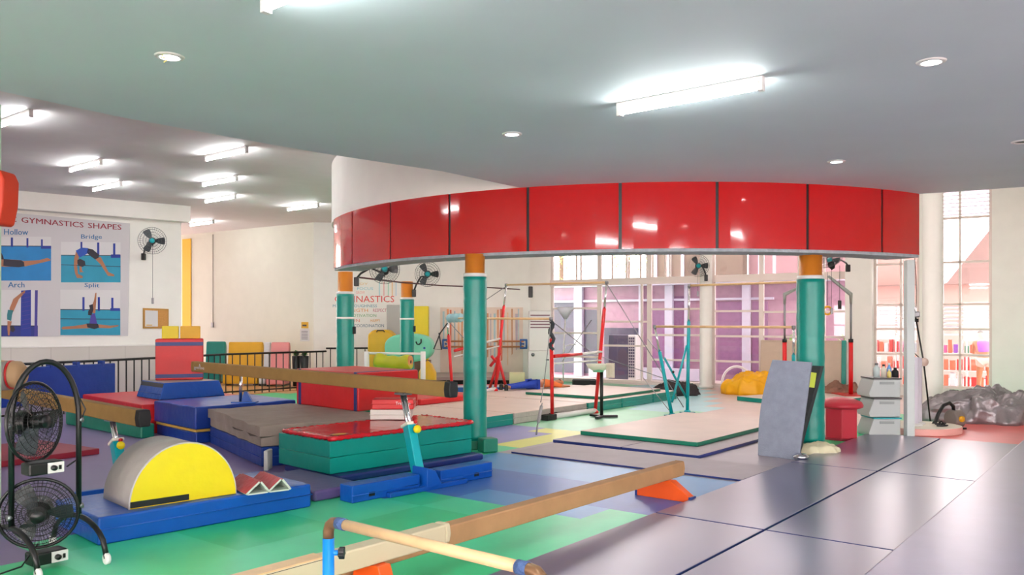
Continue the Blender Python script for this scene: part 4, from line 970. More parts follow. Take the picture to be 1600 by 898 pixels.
# pole with cords
r = thing('microphone_stand', 'thin black pole with cords and a pale disc beside the round column', 'stand', (7.05, 13.9, 0))
bm = nb(); tube(bm, [(0,0,.03), (-.12,0,1.1), (-.28,0,2.0)], .014, 8); obj('pole', bm, BLACK, r)
for a in (0, 2.1, 4.2):
    bm = nb(); tube(bm, [(0,0,.1), (.25*math.cos(a), .25*math.sin(a), .015)], .012, 6); obj('leg', bm, BLACK, r)
bm = nb(); lathe(bm, [(0,-.01), (.07,-.01), (.07,.01), (0,.01)], (-.12,-.02,1.1), 20, Matrix.Rotation(PI/2, 3, 'X')); obj('pale_disc', bm, BEIGE, r)
bm = nb(); tube(bm, [(-.28,0,1.95), (-.36,0,1.6), (-.33,0,1.3), (-.14,0,1.12)], .008, 6); obj('cord', bm, BLACK, r)
bm = nb(); box(bm, (-.31,0,1.9), (.22, .1, .1)); obj('clamp_head', bm, STEEL, r, bev=.02)
bm = nb(); lathe(bm, [(0,-.03), (.04,-.03), (.04,.03), (0,.03)], (-.36,-.03,1.8), 10); lathe(bm, [(0,-.03), (.04,-.03), (.04,.03), (0,.03)], (-.26,-.03,1.8), 10); obj('knob', bm, BLACK, r)
bm = nb(); tube(bm, [(-.25,0,2.0), (-.24,0,2.3), (-.27,0,2.9)], .006, 6); obj('cord', bm, BLACK, r)
# blower
r = thing('air_blower', 'grey air blower with a yellow cap and a black hose by the tarpaulin', 'blower', (7.35, 13.7, 0), .2)
bm = nb(); tube(bm, [(-.1,0,.17), (.1,0,.17)], .15, 20); obj('blower_drum', bm, mat('blower_grey', (122, 112, 108), .5), r, bev=.02)
bm = nb(); lathe(bm, [(0,-.02), (.05,-.02), (.05,.02), (0,.02)], (0,-.15,.18), 14, Matrix.Rotation(PI/2, 3, 'X')); obj('yellow_cap', bm, MUST, r)
bm = nb(); tube(bm, [(-.02,0,.28), (-.05,-.02,.38), (-.14,-.04,.44), (-.26,-.05,.4), (-.36,-.06,.27), (-.42,-.07,.14), (-.48,-.09,.1)], .03, 10); obj('hose', bm, BLACK, r)
bm = nb(); b3(bm, -.14, .14, -.1, .1, 0, .03); obj('blower_base', bm, BLACK, r)
for x, y, lab in ((6.85, 13.15, 'dark sandal on the round platform, nearer one'), (6.95, 13.4, 'dark sandal on the round platform, by the blower')):
    r = thing('sandal', lab, 'sandal', (x, y, .112), .4); bm = nb(); prism(bm, [(.12*math.cos(a)+.01*math.cos(2*a), .045*math.sin(a)) for a in [2*PI*i/20 for i in range(20)]], 0, .02); obj('sole', bm, RUB, r, bev=.006)
    bm = nb(); tube(bm, [(.02,-.04,.015), (.03,0,.05), (.02,.04,.015)], .012, 8); obj('strap', bm, RUB, r)
SILV = mat('silver_tarpaulin', (140, 134, 138), .32, metal=.4, bump=.4, bscale=7, var=.15, vscale=3)
heap('silver_tarpaulin', 'large silver grey tarpaulin bundle heaped on the floor at right', 'tarpaulin', (8.75, 14.9, 0), 1.3, .75, .46, SILV, 11, ridge=.2, n=150, rings=40, pleat=.3, pn=12)
heap('yellow_tarpaulin', 'crumpled yellow tarpaulin on the floor behind the grey springboard', 'tarpaulin', (6.05, 20.45, 0), .75, .5, .48, mat('yellow_tarpaulin', (246, 178, 10), .4, bump=.4, bscale=4), 5, ridge=.15, n=90, rings=26, pleat=.18, pn=8)
heap('dark_fabric_heap', 'dark tangled fabric on the mats left of the turquoise posts', 'fabric', (4.0, 20.2, .0), .55, .35, .3, mat('dark_fabric', (56, 48, 50), .9, bump=.5), 8, ridge=.3)
heap('brown_fabric_heap', 'brown fabric heap behind the right padded pillar', 'fabric', (7.85, 19.75, .0), .45, .3, .3, mat('brown_fabric', (150, 110, 92), .9, bump=.5, var=.2), 9, ridge=.3)
# leaning mat
r = thing('leaning_mat', 'beige crash mat with a teal edge standing against the windows, right of the yellow tarpaulin', 'mat', (6.32, 21.1, 0), -.5)
for x0, x1 in ((0, .93), (.95, 1.95)):
    bm = nb(); box(bm, ((x0+x1)/2, .16, .67), (x1-x0, .1, 1.3), Matrix.Rotation(-.09, 3, 'X')); obj('mat_panel', bm, mat('beige_panel', (196, 176, 158), .7, var=.06), r, bev=.015)
bm = nb(); box(bm, (2.0, .17, .67), (.1, .16, 1.32), Matrix.Rotation(-.09, 3, 'X')); obj('mat_edge', bm, TEAL, r, bev=.015, label='teal edge')

# ================================================================ PEOPLE
def skinned(name, pts, edges, m, parent, base, sub=2, root=0):
    me = bpy.data.meshes.new(name); me.from_pydata([Vector(p[:3])-Vector(base) for p in pts], edges, [])
    o = bpy.data.objects.new(name, me); C.objects.link(o); o.parent = parent; me.materials.append(m)
    sk = o.modifiers.new('skin', 'SKIN'); sk.use_smooth_shade = True
    for i, p in enumerate(pts):
        q = me.skin_vertices[0].data[i]; q.radius = (p[3], p[4] if len(p) > 4 else p[3]); q.use_root = (i == root)
    s = o.modifiers.new('sub', 'SUBSURF'); s.levels = s.render_levels = sub
    return o
# lying person: from feet (left) to head (right)
fa, hb = Vector((-.22, 19.15, .2)), Vector((1.5, 20.1, .2)); ax = (hb-fa).normalized(); sd = Vector((-ax.y, ax.x, 0)); Lp = 1.68
def bp(t, s, z): q = fa+ax*(t*Lp)+sd*s; return (q.x, q.y, .2+z)
base = Vector((.6, 19.6, .2)); per = thing('person', 'person lying face down on the mats in blue trousers and an orange top', 'person', base)
def P_(t, s, z, *r): return (*bp(t, s, z), *r)
pts = [P_(.5,0,.12,.13,.11), P_(.6,0,.12,.12,.1), P_(.72,0,.12,.14,.1), P_(.8,0,.12,.12,.09), P_(.84,0,.12,.05), P_(.9,0,.12,.075,.09), P_(.96,0,.12,.07,.085), P_(.99,0,.11,.04),
       P_(.47,.09,.11,.09), P_(.27,.1,.09,.06), P_(.06,.11,.07,.038), P_(.03,.11,.1,.035), P_(.0,.12,.03,.03), P_(.47,-.09,.11,.09), P_(.27,-.11,.09,.06), P_(.06,-.13,.07,.038), P_(.03,-.13,.1,.035), P_(.0,-.14,.03,.03),
       P_(.79,.17,.1,.055), P_(.87,.32,.06,.04), P_(.98,.24,.05,.03), P_(1.03,.18,.04,.03), P_(.79,-.17,.1,.055), P_(.87,-.32,.06,.04), P_(.98,-.24,.05,.03), P_(1.03,-.18,.04,.03)]
ed = [(0,1),(1,2),(2,3),(3,4),(4,5),(5,6),(6,7),(0,8),(8,9),(9,10),(10,11),(11,12),(0,13),(13,14),(14,15),(15,16),(16,17),(3,18),(18,19),(19,20),(20,21),(3,22),(22,23),(23,24),(24,25)]
skinned('body', pts, ed, SKIN, per, base)
k = lambda i, s=1.15: (*pts[i][:3], pts[i][3]*s, (pts[i][4] if len(pts[i]) > 4 else pts[i][3])*s)
skinned('trousers', [k(0), k(8), k(9,1.2), k(10,1.3), k(13), k(14,1.2), k(15,1.3)], [(0,1),(1,2),(2,3),(0,4),(4,5),(5,6)], mat('blue_trousers', (28, 66, 180), .7, bump=.4), per, base)
skinned('waistband', [P_(.5,0,.12,.16,.135), P_(.6,0,.12,.15,.125)], [(0,1)], mat('dark_green_cloth', (30, 56, 66), .8), per, base)
skinned('shirt', [P_(.6,0,.12,.14,.12), k(2,1.12), k(3,1.12), k(18,1.2), k(19,1.2), k(22,1.2), k(23,1.2)], [(0,1),(1,2),(2,3),(3,4),(2,5),(5,6)], mat('orange_shirt', (236, 122, 60), .8, bump=.3), per, base)
skinned('hair', [P_(.9,0,.16,.07), P_(.96,0,.15,.065)], [(0,1)], mat('brown_hair', (120, 70, 50), .7), per, base)
for s in (.115, -.135):
    bm = nb(); q = Vector(bp(.015, s, .06))-base; box(bm, q, (.09, .09, .16)); obj('shoe', bm, BLACK, per, bev=.03)
p = at(895, 600, 21.6); bm = nb(); b3(bm, 0, .62, 0, .4, 0, .3); r = obj('black_box', bm, RUB, loc=(p.x-.02, 21.2, 0), bev=.04); tag(r, 'black box on the floor beyond the head of the lying person', 'box')
bm = nb(); b3(bm, -.2, .2, -.12, .12, 0, .5); tag(obj('foam_block', bm, mat('cream_vinyl', (220, 212, 170), .6), loc=(.13, 21.1, 0), bev=.02), 'upright cream foam block left of the tall air conditioner', 'foam block')
# ================================================================ WALL THINGS AND BACKGROUND
OW = -.295
# ---- gymnastics poster
z6 = lambda x, y: (x/4.081, 320+y/4.081)
r, L = wroot(PL, 100, 430, 'wall_poster', 'large printed banner of gymnastics shapes on the left wall', 'poster', OW)
def flat(name, pts, m, z, par=r, LL=None, conv=z6, th=.0015, **k):
    bm = nb(); q = [(LL or L)(*conv(*p)) for p in pts]
    prism(bm, q, z, z+th); return obj(name, bm, m, par, **k)
flat('banner_sheet', [(-260,20), (828,118), (822,480), (815,835), (400,838), (-260,842)], mat('banner_vinyl', (206, 202, 206), .5, bump=.3, bscale=2), .005, th=.008)
PB1 = mat('print_blue_floor', (20, 128, 196), .5, var=.08); PB2 = mat('print_teal_floor', (36, 146, 178), .5, var=.06); PWH = mat('print_white', (218, 216, 218), .5)
PCO = mat('print_blue_post', (30, 52, 150), .5); PSK = mat('print_skin', (176, 116, 84), .5); PBK = mat('print_dark', (40, 34, 48), .5); PPU = mat('print_purple', (70, 60, 150), .5); PDB = mat('print_deep_blue', (34, 46, 130), .5)
Z1 = .0135; Z2 = .0155; Z3 = .0175; Z4 = .0195
maroon = mat('print_maroon', (150, 34, 56), .5); pblue = mat('print_blue', (32, 104, 160), .5)
def word(s, bl, br, hgt, m, conv=z6, LL=None, par=None, z=Z2):
    f = LL or L; tl = (bl[0], bl[1]-hgt); tr = (br[0], br[1]-hgt)
    return text_on('lettering', s, f(*conv(*bl)), f(*conv(*br)), f(*conv(*tr)), f(*conv(*tl)), z, m, par or r, bold=.02)
word('BASIC', (-110,92), (103,110), 36, maroon); word('GYMNASTICS', (135,112), (530,146), 34, maroon); word('SHAPES', (560,148), (772,160), 34, maroon)
word('Hollow', (25,190), (178,192), 36, pblue); word('Bridge', (516,224), (648,226), 36, pblue); word('Arch', (50,526), (155,526), 34, pblue); word('Split', (538,532), (632,534), 34, pblue)
def photo(x0, y0, x1, y1, hy, m, cols, rail=None):
    flat('printed_photo', [(x0,y0), (x1,y0+4), (x1,y1), (x0,y1)], PWH, Z1)
    flat('printed_floor', [(x0,hy), (x1,hy+3), (x1,y1), (x0,y1)], m, Z2)
    flat('printed_edge', [(x0,hy-4), (x1,hy-1), (x1,hy+4), (x0,hy+1)], PBK, Z2+.0005)
    for a, b, c, d in cols: flat('printed_post', [(a,b), (c,b), (c,d), (a,d)], PCO, Z3)
photo(-200, 200, 325, 483, 262, PB1, [(68,208,82,268), (168,212,180,272), (260,220,272,280), (262,262,325,280)])
photo(388, 235, 768, 494, 322, PB2, [(512,236,524,300), (618,240,632,322), (720,246,734,322), (706,316,766,338)])
photo(384, 540, 766, 830, 668, PB2, [(524,588,538,676), (622,588,636,676), (708,592,722,668), (702,658,764,676)])
flat('printed_stripe', [(388,380), (768,392), (768,396), (388,384)], PBK, Z3); flat('printed_stripe', [(384,724), (764,726), (764,730), (384,728)], PBK, Z3)
photo(-200, 540, 240, 838, 770, PDB, [])
flat('printed_pad', [(134,546), (196,542), (196,836), (130,836)], PCO, Z3); flat('printed_pad', [(222,544), (240,544), (236,838), (218,838)], PPU, Z3)
for i in range(9): flat('printed_stripe', [(138,566+i*28), (192,556+i*28), (192,560+i*28), (138,570+i*28)], PPU, Z4)
# figures on the prints
flat('printed_figure', [(-60,375), (0,352), (24,345), (60,348), (130,352), (150,358), (250,352), (300,338), (320,346), (318,356), (250,372), (160,392), (60,395), (-60,392)], PSK, Z3)
flat('printed_clothes', [(22,344), (70,350), (135,353), (152,366), (155,392), (120,398), (60,394), (20,388)], PBK, Z4); flat('printed_hair', [(-20,300), (10,308), (20,330), (24,348), (0,348), (-30,340)], PBK, Z4)
flat('printed_figure', [(486,290), (508,300), (500,340), (490,390), (496,440), (528,455), (524,468), (490,466), (478,440), (470,390), (472,340)], PSK, Z3)
flat('printed_figure', [(506,388), (518,390), (522,420), (534,428), (506,430)], PSK, Z3)
flat('printed_figure', [(606,346), (640,330), (662,372), (690,428), (726,444), (728,456), (686,452), (676,436), (640,380)], PSK, Z3)
flat('printed_clothes', [(482,292), (520,272), (560,276), (570,300), (540,320), (505,336)], mat('print_royal', (28, 76, 176), .5), Z4)
flat('printed_clothes', [(560,278), (590,284), (630,318), (628,336), (606,348), (580,330), (552,306)], PBK, Z4)
flat('printed_hair', [(492,352), (510,344), (540,358), (544,384), (524,396), (500,388), (492,372)], PBK, Z4)
flat('printed_figure', [(390,786), (400,776), (470,772), (556,758), (640,762), (700,770), (752,766), (756,772), (700,786), (620,784), (500,788), (400,794)], PSK, Z3)
flat('printed_figure', [(582,650), (598,610), (606,562), (614,560), (612,620), (606,690), (590,690)], PSK, Z4)
flat('printed_hair', [(566,640), (590,632), (594,668), (582,704), (560,702), (560,680), (572,660)], PBK, Z4+.001)
flat('printed_clothes', [(578,700), (604,690), (612,730), (620,764), (566,764), (574,730)], PPU, Z4); flat('printed_clothes', [(550,756), (624,758), (630,782), (600,792), (556,780)], PBK, Z4+.001)
flat('printed_figure', [(60,660), (84,600), (134,560), (160,544), (158,560), (120,600), (84,680), (64,690)], PSK, Z4); flat('printed_clothes', [(50,668), (84,672), (76,700), (70,740), (44,730), (44,700)], mat('print_teal', (40, 120, 130), .5), Z4+.001)
flat('printed_figure', [(46,740), (74,742), (66,780), (60,832), (50,832), (46,790)], PSK, Z4); flat('printed_hair', [(62,770), (84,768), (96,796), (82,812), (66,804)], PBK, Z4+.001)
# ---- cork board
r2, L2 = wroot(PL, 243, 497, 'cork_board', 'small cork notice board with a white sheet on the left wall', 'notice board', OW)
cv = lambda x, y: (x, y)
flat('board_frame', [(223,481), (263,482.5), (263,513), (223,513)], mat('board_frame_wood', (176, 130, 60), .6), 0, r2, L2, cv, .03, bev=.004)
flat('cork_surface', [(225,483), (261,484.5), (261,511), (225,511)], CORK, .03, r2, L2, cv, .003)
flat('pinned_sheet', [(226,484.5), (246,485.5), (246,510), (226,510)], PWH, .034, r2, L2, cv, .002)
flat('sheet_print', [(228,507), (237,507), (237,508.5), (228,508.5)], MUST, .0365, r2, L2, cv, .001)
# ---- notices on the back wall
r3, L3 = wroot(PG, 476, 518, 'wall_notice', 'white framed notice under a yellow plate on the back wall', 'notice', .005)
PGh = lambda a, b: L3(a, b)
flat('notice_sheet', [(469,514), (483.5,514), (483.5,533), (469,533)], PWH, 0, r3, L3, cv, .01)
for i in range(6): flat('notice_line', [(471,517+i*2.4), (481,517+i*2.4), (481,517.8+i*2.4), (471,517.8+i*2.4)], mat('ink', (80, 80, 90), .6), .0105, r3, L3, cv, .001)
r4, L4 = wroot(PG, 476, 508, 'wall_plate', 'yellow wall plate with dark print above the framed notice', 'sign', .005)
flat('plate_body', [(471,503), (482,503), (482,512.5), (471,512.5)], MUST, 0, r4, L4, cv, .02, bev=.004)
flat('plate_print', [(472.5,507), (479,507), (479,509.5), (472.5,509.5)], BLACK, .021, r4, L4, cv, .001)
bm = nb(); t = PB.hit(333)[0]
r5 = thing('hanging_cord', 'thin cord running down the back wall to a small switch', 'cord', PB.pt(t, 1.72, .01), rot=PB.rot())
bm = nb(); tube(bm, [(0,0,0), (0,2.9,0)], .012, 6); obj('cable', bm, mat('pale_cable', (190, 184, 172), .6), r5); bm = nb(); box(bm, (0,-.02,.02), (.1, .16, .04)); obj('switch', bm, STEEL, r5, bev=.01)
# ---- lettering wall
r6, L6 = wroot(PG, 590, 480, 'wall_lettering', 'coloured motto lettering headed by GYMNASTICS on the back wall', 'lettering', .004)
def lt_(s, x0, x1, yb, h, rgb, nm):
    m = mat('lettering_'+nm, rgb, .6); text_on('lettering', s, L6(x0, yb), L6(x1, yb), L6(x1, yb-h), L6(x0, yb-h), 0, m, r6)
lt_('GYMNASTICS', 523, 616, 472, 10, (222, 70, 70), 'red'); lt_('MENTAL TOUGHNESS', 520, 589, 480, 4.5, (96, 160, 176), 'teal')
lt_('STRENGTH', 528, 575, 487, 4.8, (232, 150, 70), 'orange'); lt_('RESPECT', 583, 604, 487, 4.8, (196, 90, 120), 'rose'); lt_('MOTIVATION', 546, 588, 495, 4.5, (120, 176, 120), 'green')
lt_('FUN', 545, 562, 503, 4.6, (232, 130, 120), 'coral'); lt_('HAPPY', 579, 594, 503, 4.6, (226, 160, 60), 'amber'); lt_('BODY COORDINATION', 535, 600, 511, 4.8, (80, 116, 140), 'slate')
lt_('JOY', 558, 575, 446, 4.5, (236, 200, 140), 'sand'); lt_('FOCUS', 558, 583, 453, 4.5, (150, 206, 220), 'sky'); lt_('GROW', 556, 570, 459, 4.5, (240, 170, 160), 'pink')
for k, (x, c) in enumerate(((592, (180,220,225)), (599, (236,180,180)), (606, (180,220,200)), (612, (240,200,150)), (618, (200,220,235)))):
    flat('lettering', [(x,440), (x+1.6,440), (x+1.6,462), (x,462)], mat('stripe_%d' % k, c, .6), 0, r6, L6, cv, .001)
# ---- mural, ballet bars, stage
r7, L7 = wroot(PG, 760, 540, 'wall_mural', 'pale wooden mural panel with blue and orange vertical streaks', 'mural', .01)
flat('mural_board', [(688,480), (817,480), (817,590), (688,590)], mat('mural_board', (236, 216, 202), .6, var=.04, vscale=4), 0, r7, L7, cv, .03)
rm = random.Random(3)
sc_ = [(176,206,214), (226,150,108), (220,112,84), (146,176,190), (236,190,150), (206,150,110), (196,180,190)]
for k in range(22):
    x = 692+k*5.6+rm.uniform(-1, 1); y0 = 482+rm.uniform(0, 8); y1 = y0+rm.uniform(20, 90); w = rm.uniform(1.5, 4); c = sc_[k % 7]
    flat('painted_streak', [(x,y0), (x+w,y0), (x+w*.9,y1), (x+w*.2,min(588, y1+2))], mat('streak_%d' % (k % 7), c, .6, var=.1, vscale=6), .031, r7, L7, cv, .001)
def wallbar(px0, px1, lab):
    y = 541; r, LL = wroot(PG, (px0+px1)/2, y, 'ballet_barre', lab, 'ballet barre', .3)
    for yy in (533, 541.5): a = LL(px0, yy); b = LL(px1, yy); bm = nb(); tube(bm, [(a[0], a[1], 0), (b[0], b[1], 0)], .026, 10); obj('rail', bm, mat('barre_wood', (200, 130, 84), .5), r)
    for x in (px0, px1):
        a = LL(x, 531); b = LL(x, 543.5); bm = nb(); 
        for o_ in (-.09, .09): tube(bm, [(a[0]+o_, a[1], 0), (b[0]+o_, b[1], 0)], .03, 8)
        for q in (a, b): tube(bm, [(q[0]-.11, q[1], 0), (q[0]+.11, q[1], 0)], .03, 8)
        tube(bm, [(a[0], (a[1]+b[1])/2, 0), (a[0], (a[1]+b[1])/2, -.3)], .03, 8); obj('bracket', bm, mat('barre_blue', (60, 110, 180), .5), r, label='blue end bracket')
wallbar(697, 818, 'double ballet barre with blue brackets in front of the wooden mural')
bm = nb(); b3(bm, -2.6, .35, 22.2, 24.6, .22, .3); r8 = thing('low_stage', 'low wooden stage at the back, behind the red trestle', 'stage', (-1.1, 23.0, 0))
bm = nb(); b3(bm, -1.5, 1.45, -.8, 1.4, .22, .3); obj('stage_top', bm, mat('stage_grey', (168, 154, 150), .5), r8)
for x in (-1.45, -.7, 0, .7, 1.4):
    bm = nb(); b3(bm, x-.03, x+.03, -.78, -.7, 0, .22); obj('stage_leg', bm, BLACK, r8)
bm = nb(); b3(bm, -1.48, 1.43, -.7, -.66, .02, .22); obj('dark_underside', bm, RUB, r8)  # dark sheet behind the legs for the stage's black underside
# panel above mural (white wall board) and curtain rail
r9 = thing('hanging_cable', 'dark cable strung between the padded pillar and the back windows', 'cable', at(690, 443, 20))
bm = nb(); q = [at(559,433,16), at(626,441,18.5), at(690,446,20), at(745,448,21), at(812,452,22)]; o_ = at(690, 443, 20); tube(bm, [p-o_ for p in q], .018, 6); obj('cable', bm, mat('dark_red_cable', (80, 40, 44), .6), r9)
bm = nb(); box(bm, at(829, 456, 22.3)-o_, (.12, .1, .3)); obj('cable_hook', bm, BLACK, r9, bev=.02)
# air conditioner cabinet
ra = thing('air_conditioner', 'tall white standing air conditioner cabinet left of the back windows', 'air conditioner', ((843.5-800)/1290*23.2, 23.2, 0))
bm = nb(); b3(bm, -.33, .33, -.2, .2, 0, .98); obj('lower_cabinet', bm, METW, ra, bev=.015)
bm = nb(); b3(bm, -.31, .31, -.18, .2, .98, 2.1); obj('upper_cabinet', bm, METW, ra, bev=.02)
for i in range(5):
    bm = nb(); b3(bm, -.27, .27, -.195, -.18, 1.62+i*.085, 1.65+i*.085); obj('air_slot', bm, mat('ac_slot', (120, 76, 92), .5), ra)
bm = nb(); b3(bm, .16, .25, -.215, -.2, .72, .75); obj('door_handle', bm, BLACK, ra)
bm = nb(); lathe(bm, [(0,0), (.05,0), (.05,.012), (0,.012)], (-.2,-.205,.88), 16, Matrix.Rotation(PI/2, 3, 'X')); obj('round_badge', bm, STEEL, ra)
# torchiere lamp
rb = thing('floor_lamp', 'white floor lamp with a tulip shade in front of the left back window', 'floor lamp', ((880-800)/1290*22.9, 22.9, 0))
bm = nb(); lathe(bm, [(0,0), (.16,0), (.15,.03), (.02,.05), (0,.05)], n=20); obj('base', bm, METW, rb)
bm = nb(); tube(bm, [(0,0,.04), (0,0,.9), (.06,0,1.88)], .02, 8); obj('pole', bm, METW, rb)
bm = nb(); tube(bm, [(.02,0,.95), (.06,0,1.12), (.2,0,1.16), (.36,0,1.16)], .014, 8); obj('side_arm', bm, METW, rb)
bm = nb(); lathe(bm, [(0,1.86), (.05,1.88), (.2,2.1), (.24,2.2), (.22,2.2), (.16,2.1), (.04,1.9), (0,1.9)], (.06,0,0), 6); obj('tulip_shade', bm, FROST, rb)
# ---- railing
def rail(pts, lab, z=1.0):
    pts = [Vector(p) for p in pts]; c = sum(pts, Vector((0,0)))/len(pts); r = thing('metal_railing', lab, 'railing', (c.x, c.y, 0))
    bm = nb(); tube(bm, [(p.x-c.x, p.y-c.y, z) for p in pts], .028, 6); obj('top_rail', bm, BLACK, r)
    bm = nb(); tube(bm, [(p.x-c.x, p.y-c.y, .08) for p in pts], .02, 6); obj('bottom_rail', bm, BLACK, r)
    me = None
    for i in range(len(pts)-1):
        l = (pts[i+1]-pts[i]).length; n = max(1, int(l/.19))
        for k in range(n):
            q = pts[i].lerp(pts[i+1], (k+.5)/n)-c
            if me is None:
                bm = nb(); tube(bm, [(0,0,.0), (0,0,z)], .014, 6, cap=False); o = obj('baluster', bm, BLACK, r, loc=(q.x, q.y, 0)); me = o
            else:
                o = me.copy(); o.location = (q.x, q.y, 0); C.objects.link(o)
rail([(-10.4, 12.9), (-9.2, 14.9), (-8.4, 16.4), (-7.6, 18.2)], 'black metal railing behind the blue panel and red mats')
rail([(-7.6, 18.2), (-6.9, 20.1), (-5.0, 22.2)], 'black metal railing in front of the foam sofas')
rail([(-5.0, 22.2), (-4.3, 22.3), (-3.0, 22.4)], 'black metal railing behind the yellow green bolster', 1.08)
# blue panel hung on railing
q0, q1 = Vector((-9.3, 14.3)), Vector((-8.05, 16.65)); ap = math.atan2(q1.y-q0.y, q1.x-q0.x)
rr_ = thing('padded_mat', 'long blue padded panel strapped to the railing at left', 'padded panel', (q0.x, q0.y, .25), ap)
lp = (q1-q0).length
bm = nb(); b3(bm, 0, lp, -.08, -.0, 0, .7); obj('panel_body', bm, DBLUE, rr_, bev=.015)
for k in range(5):
    bm = nb(); b3(bm, lp*(k+.5)/5-.03, lp*(k+.5)/5+.03, -.09, .06, .66, .76); obj('strap', bm, DBLUE, rr_, bev=.005)
# ---- foam sofas
def sofa(px0, px1, d, m, lab, wtop=None):
    a, b = at(px0, 600, d), at(px1, 600, d); w = b.x-a.x; r = thing('foam_sofa', lab, 'sofa', ((a.x+b.x)/2, d, 0))
    bm = nb(); b3(bm, -w/2, w/2, -.3, .35, .06, .42); obj('seat', bm, m, r, bev=.04)
    bm = nb(); prism(bm, [(.1,.4), (.36,.4), (.36,1.1), (.3,1.22), (.2,1.22)], -w/2, w/2, Matrix(((0,0,1,0), (1,0,0,0), (0,1,0,0), (0,0,0,1)))); obj('backrest', bm, m, r, bev=.04)
    for s in (-1, 1):
        bm = nb(); b3(bm, s*w*.4-.03, s*w*.4+.03, -.25, .3, 0, .07); obj('foot', bm, BLACK, r)
    return r
sofa(318, 348, 24.0, TEAL, 'teal foam sofa behind the railing, right of the red block')
sofa(353, 407, 23.3, MUST, 'mustard yellow foam sofa behind the railing')
sofa(420, 449, 23.0, mat('pink_vinyl', (236, 150, 150), .5), 'pink foam sofa behind the railing')
sofa(409, 419, 23.2, mat('white_vinyl_sofa', (220, 224, 228), .5), 'narrow white foam seat between the yellow and pink sofas')
bm = nb(); prism(bm, [(-7.35, 18.95), (-5.15, 22.3), (-5.9, 24.0), (-9.6, 26.3), (-7.9, 21.2)], .001, .012); tag(obj('wood_flooring', bm, WOODF), 'patch of wooden flooring under the foam sofas', 'flooring')
def plant(px, py, d, lab, h=.45, potm=BLACK, n=26, pot=True):
    p = at(px, py, d); r = thing('potted_plant', lab, 'plant', (p.x, p.y, 0)); rnd = random.Random(px)
    bm = nb(); lathe(bm, [(0,0), (.09,0), (.12,p.z-.0), (.1,p.z), (0,p.z-.03)], n=14); obj('pot', bm, potm, r)
    bm = nb()
    for i in range(n):
        a = rnd.uniform(0, 2*PI); e = rnd.uniform(.3, 1.3); l = h*rnd.uniform(.5, 1); w = .03+.02*rnd.random()
        d0 = Vector((math.cos(a)*math.cos(e), math.sin(a)*math.cos(e), math.sin(e))); s = Vector((-math.sin(a), math.cos(a), 0))
        p0 = Vector((0,0,p.z)); pts = [p0+d0*l*t-Vector((0,0,.35*l*t*t)) for t in (0, .35, .7, 1)]
        ws = (.004, w, w*.8, .002); rows = [(bm.verts.new(q-s*u), bm.verts.new(q+s*u)) for q, u in zip(pts, ws)]
        for k in range(3): bm.faces.new((rows[k][0], rows[k][1], rows[k+1][1], rows[k+1][0]))
    obj('leaves', bm, LEAF, r)
plant(463, 556, 22.9, 'leafy plant in a tall dark pot, left of two by the pink sofa', .3); plant(476, 556, 22.8, 'leafy plant in a tall dark pot, right of two by the pink sofa', .3)
# ---- barrels, panels, bolster behind left pillars
rc = thing('octagon_barrel', 'mint green foam barrel with a smiling eye behind the farthest pillar', 'foam barrel', at(640, 543, 20.9))
bm = nb(); k = 20.9/1290
prism(bm, [(37*k*(1 if abs(math.cos(a)) < .99 else 1)*math.copysign(abs(math.cos(a))**.8, math.cos(a)), 22*k*math.copysign(abs(math.sin(a))**.8, math.sin(a))) for a in [2*PI*i/40 for i in range(40)]], -.3, .5, Matrix(((1,0,0,0), (0,0,1,0), (0,1,0,0), (0,0,0,1))))
obj('barrel_body', bm, mat('mint_vinyl', (120, 206, 176), .45), rc, bev=.08)
bm = nb(); tube(bm, [((x-640)*k, -.31, (543-y)*k) for x, y in ((652,533), (654,537), (657,537.5), (660,534.5), (660,529))], .018, 8); obj('stitched_eye', bm, BLACK, rc)
bm = nb(); lathe(bm, [(0,0), (.03,0)], ((665-640)*k, -.305, 0), 10, Matrix.Rotation(PI/2, 3, 'X')); obj('cheek_mark', bm, DBLUE, rc)
bm = nb(); b3(bm, -.5, .5, -.25, .45, -(at(640,543,20.9).z), -22*k+.03); obj('barrel_stand', bm, mat('brown_stand', (112, 80, 60), .7), rc)
p = at(598, 530, 21.9); kk = 21.9/1290
bm = nb(); prism(bm, [(-21*kk,-p.z), (-20*kk,8*kk), (-12*kk,15*kk), (10*kk,15*kk), (18*kk,8*kk), (21*kk,0), (21*kk,-p.z)], -.35, .35, Matrix(((1,0,0,0), (0,0,1,0), (0,1,0,0), (0,0,0,1))))
rd = thing('foam_arch', 'yellow rounded foam shape left of the mint barrel', 'foam shape', p); obj('foam_body', bm, MUST, rd, bev=.06)
bm = nb(); tube(bm, [(-.1,-.36,.2), (-.08,-.38,.24), (.08,-.38,.24), (.1,-.36,.2)], .015, 6); obj('carry_handle', bm, BLACK, rd)
a, b = at(604, 476, 22.8), at(641, 476, 22.8); bm = nb(); b3(bm, a.x, b.x, 0, .3, 0, a.z)
o = obj('standing_pad', bm, mat('grey_pad', (170, 168, 164), .6), loc=(0, 22.8, 0), bev=.02); rebase(o, (a.x, 22.8, 0)) if False else None; tag(o, 'tall grey standing pad behind the farthest pillar', 'pad')
a, b = at(641, 478, 22.7), at(669, 478, 22.7); bm = nb(); b3(bm, a.x+.005, b.x, 0, .3, 0, a.z)
tag(obj('standing_pad', bm, YEL, loc=(0, 22.7, 0), bev=.02), 'tall yellow standing pad behind the farthest pillar', 'pad')
p = at(668, 575, 20.2); bm = nb(); lathe(bm, [(0,-.45), (.15,-.4), (.22,-.2), (.22,.1), (.12,.3), (0,.4)], n=20); o = obj('hanging_bolster', bm, MUST, loc=(p.x, p.y, .45)); tag(o, 'yellow teardrop punching cushion behind the white bar post', 'bolster')
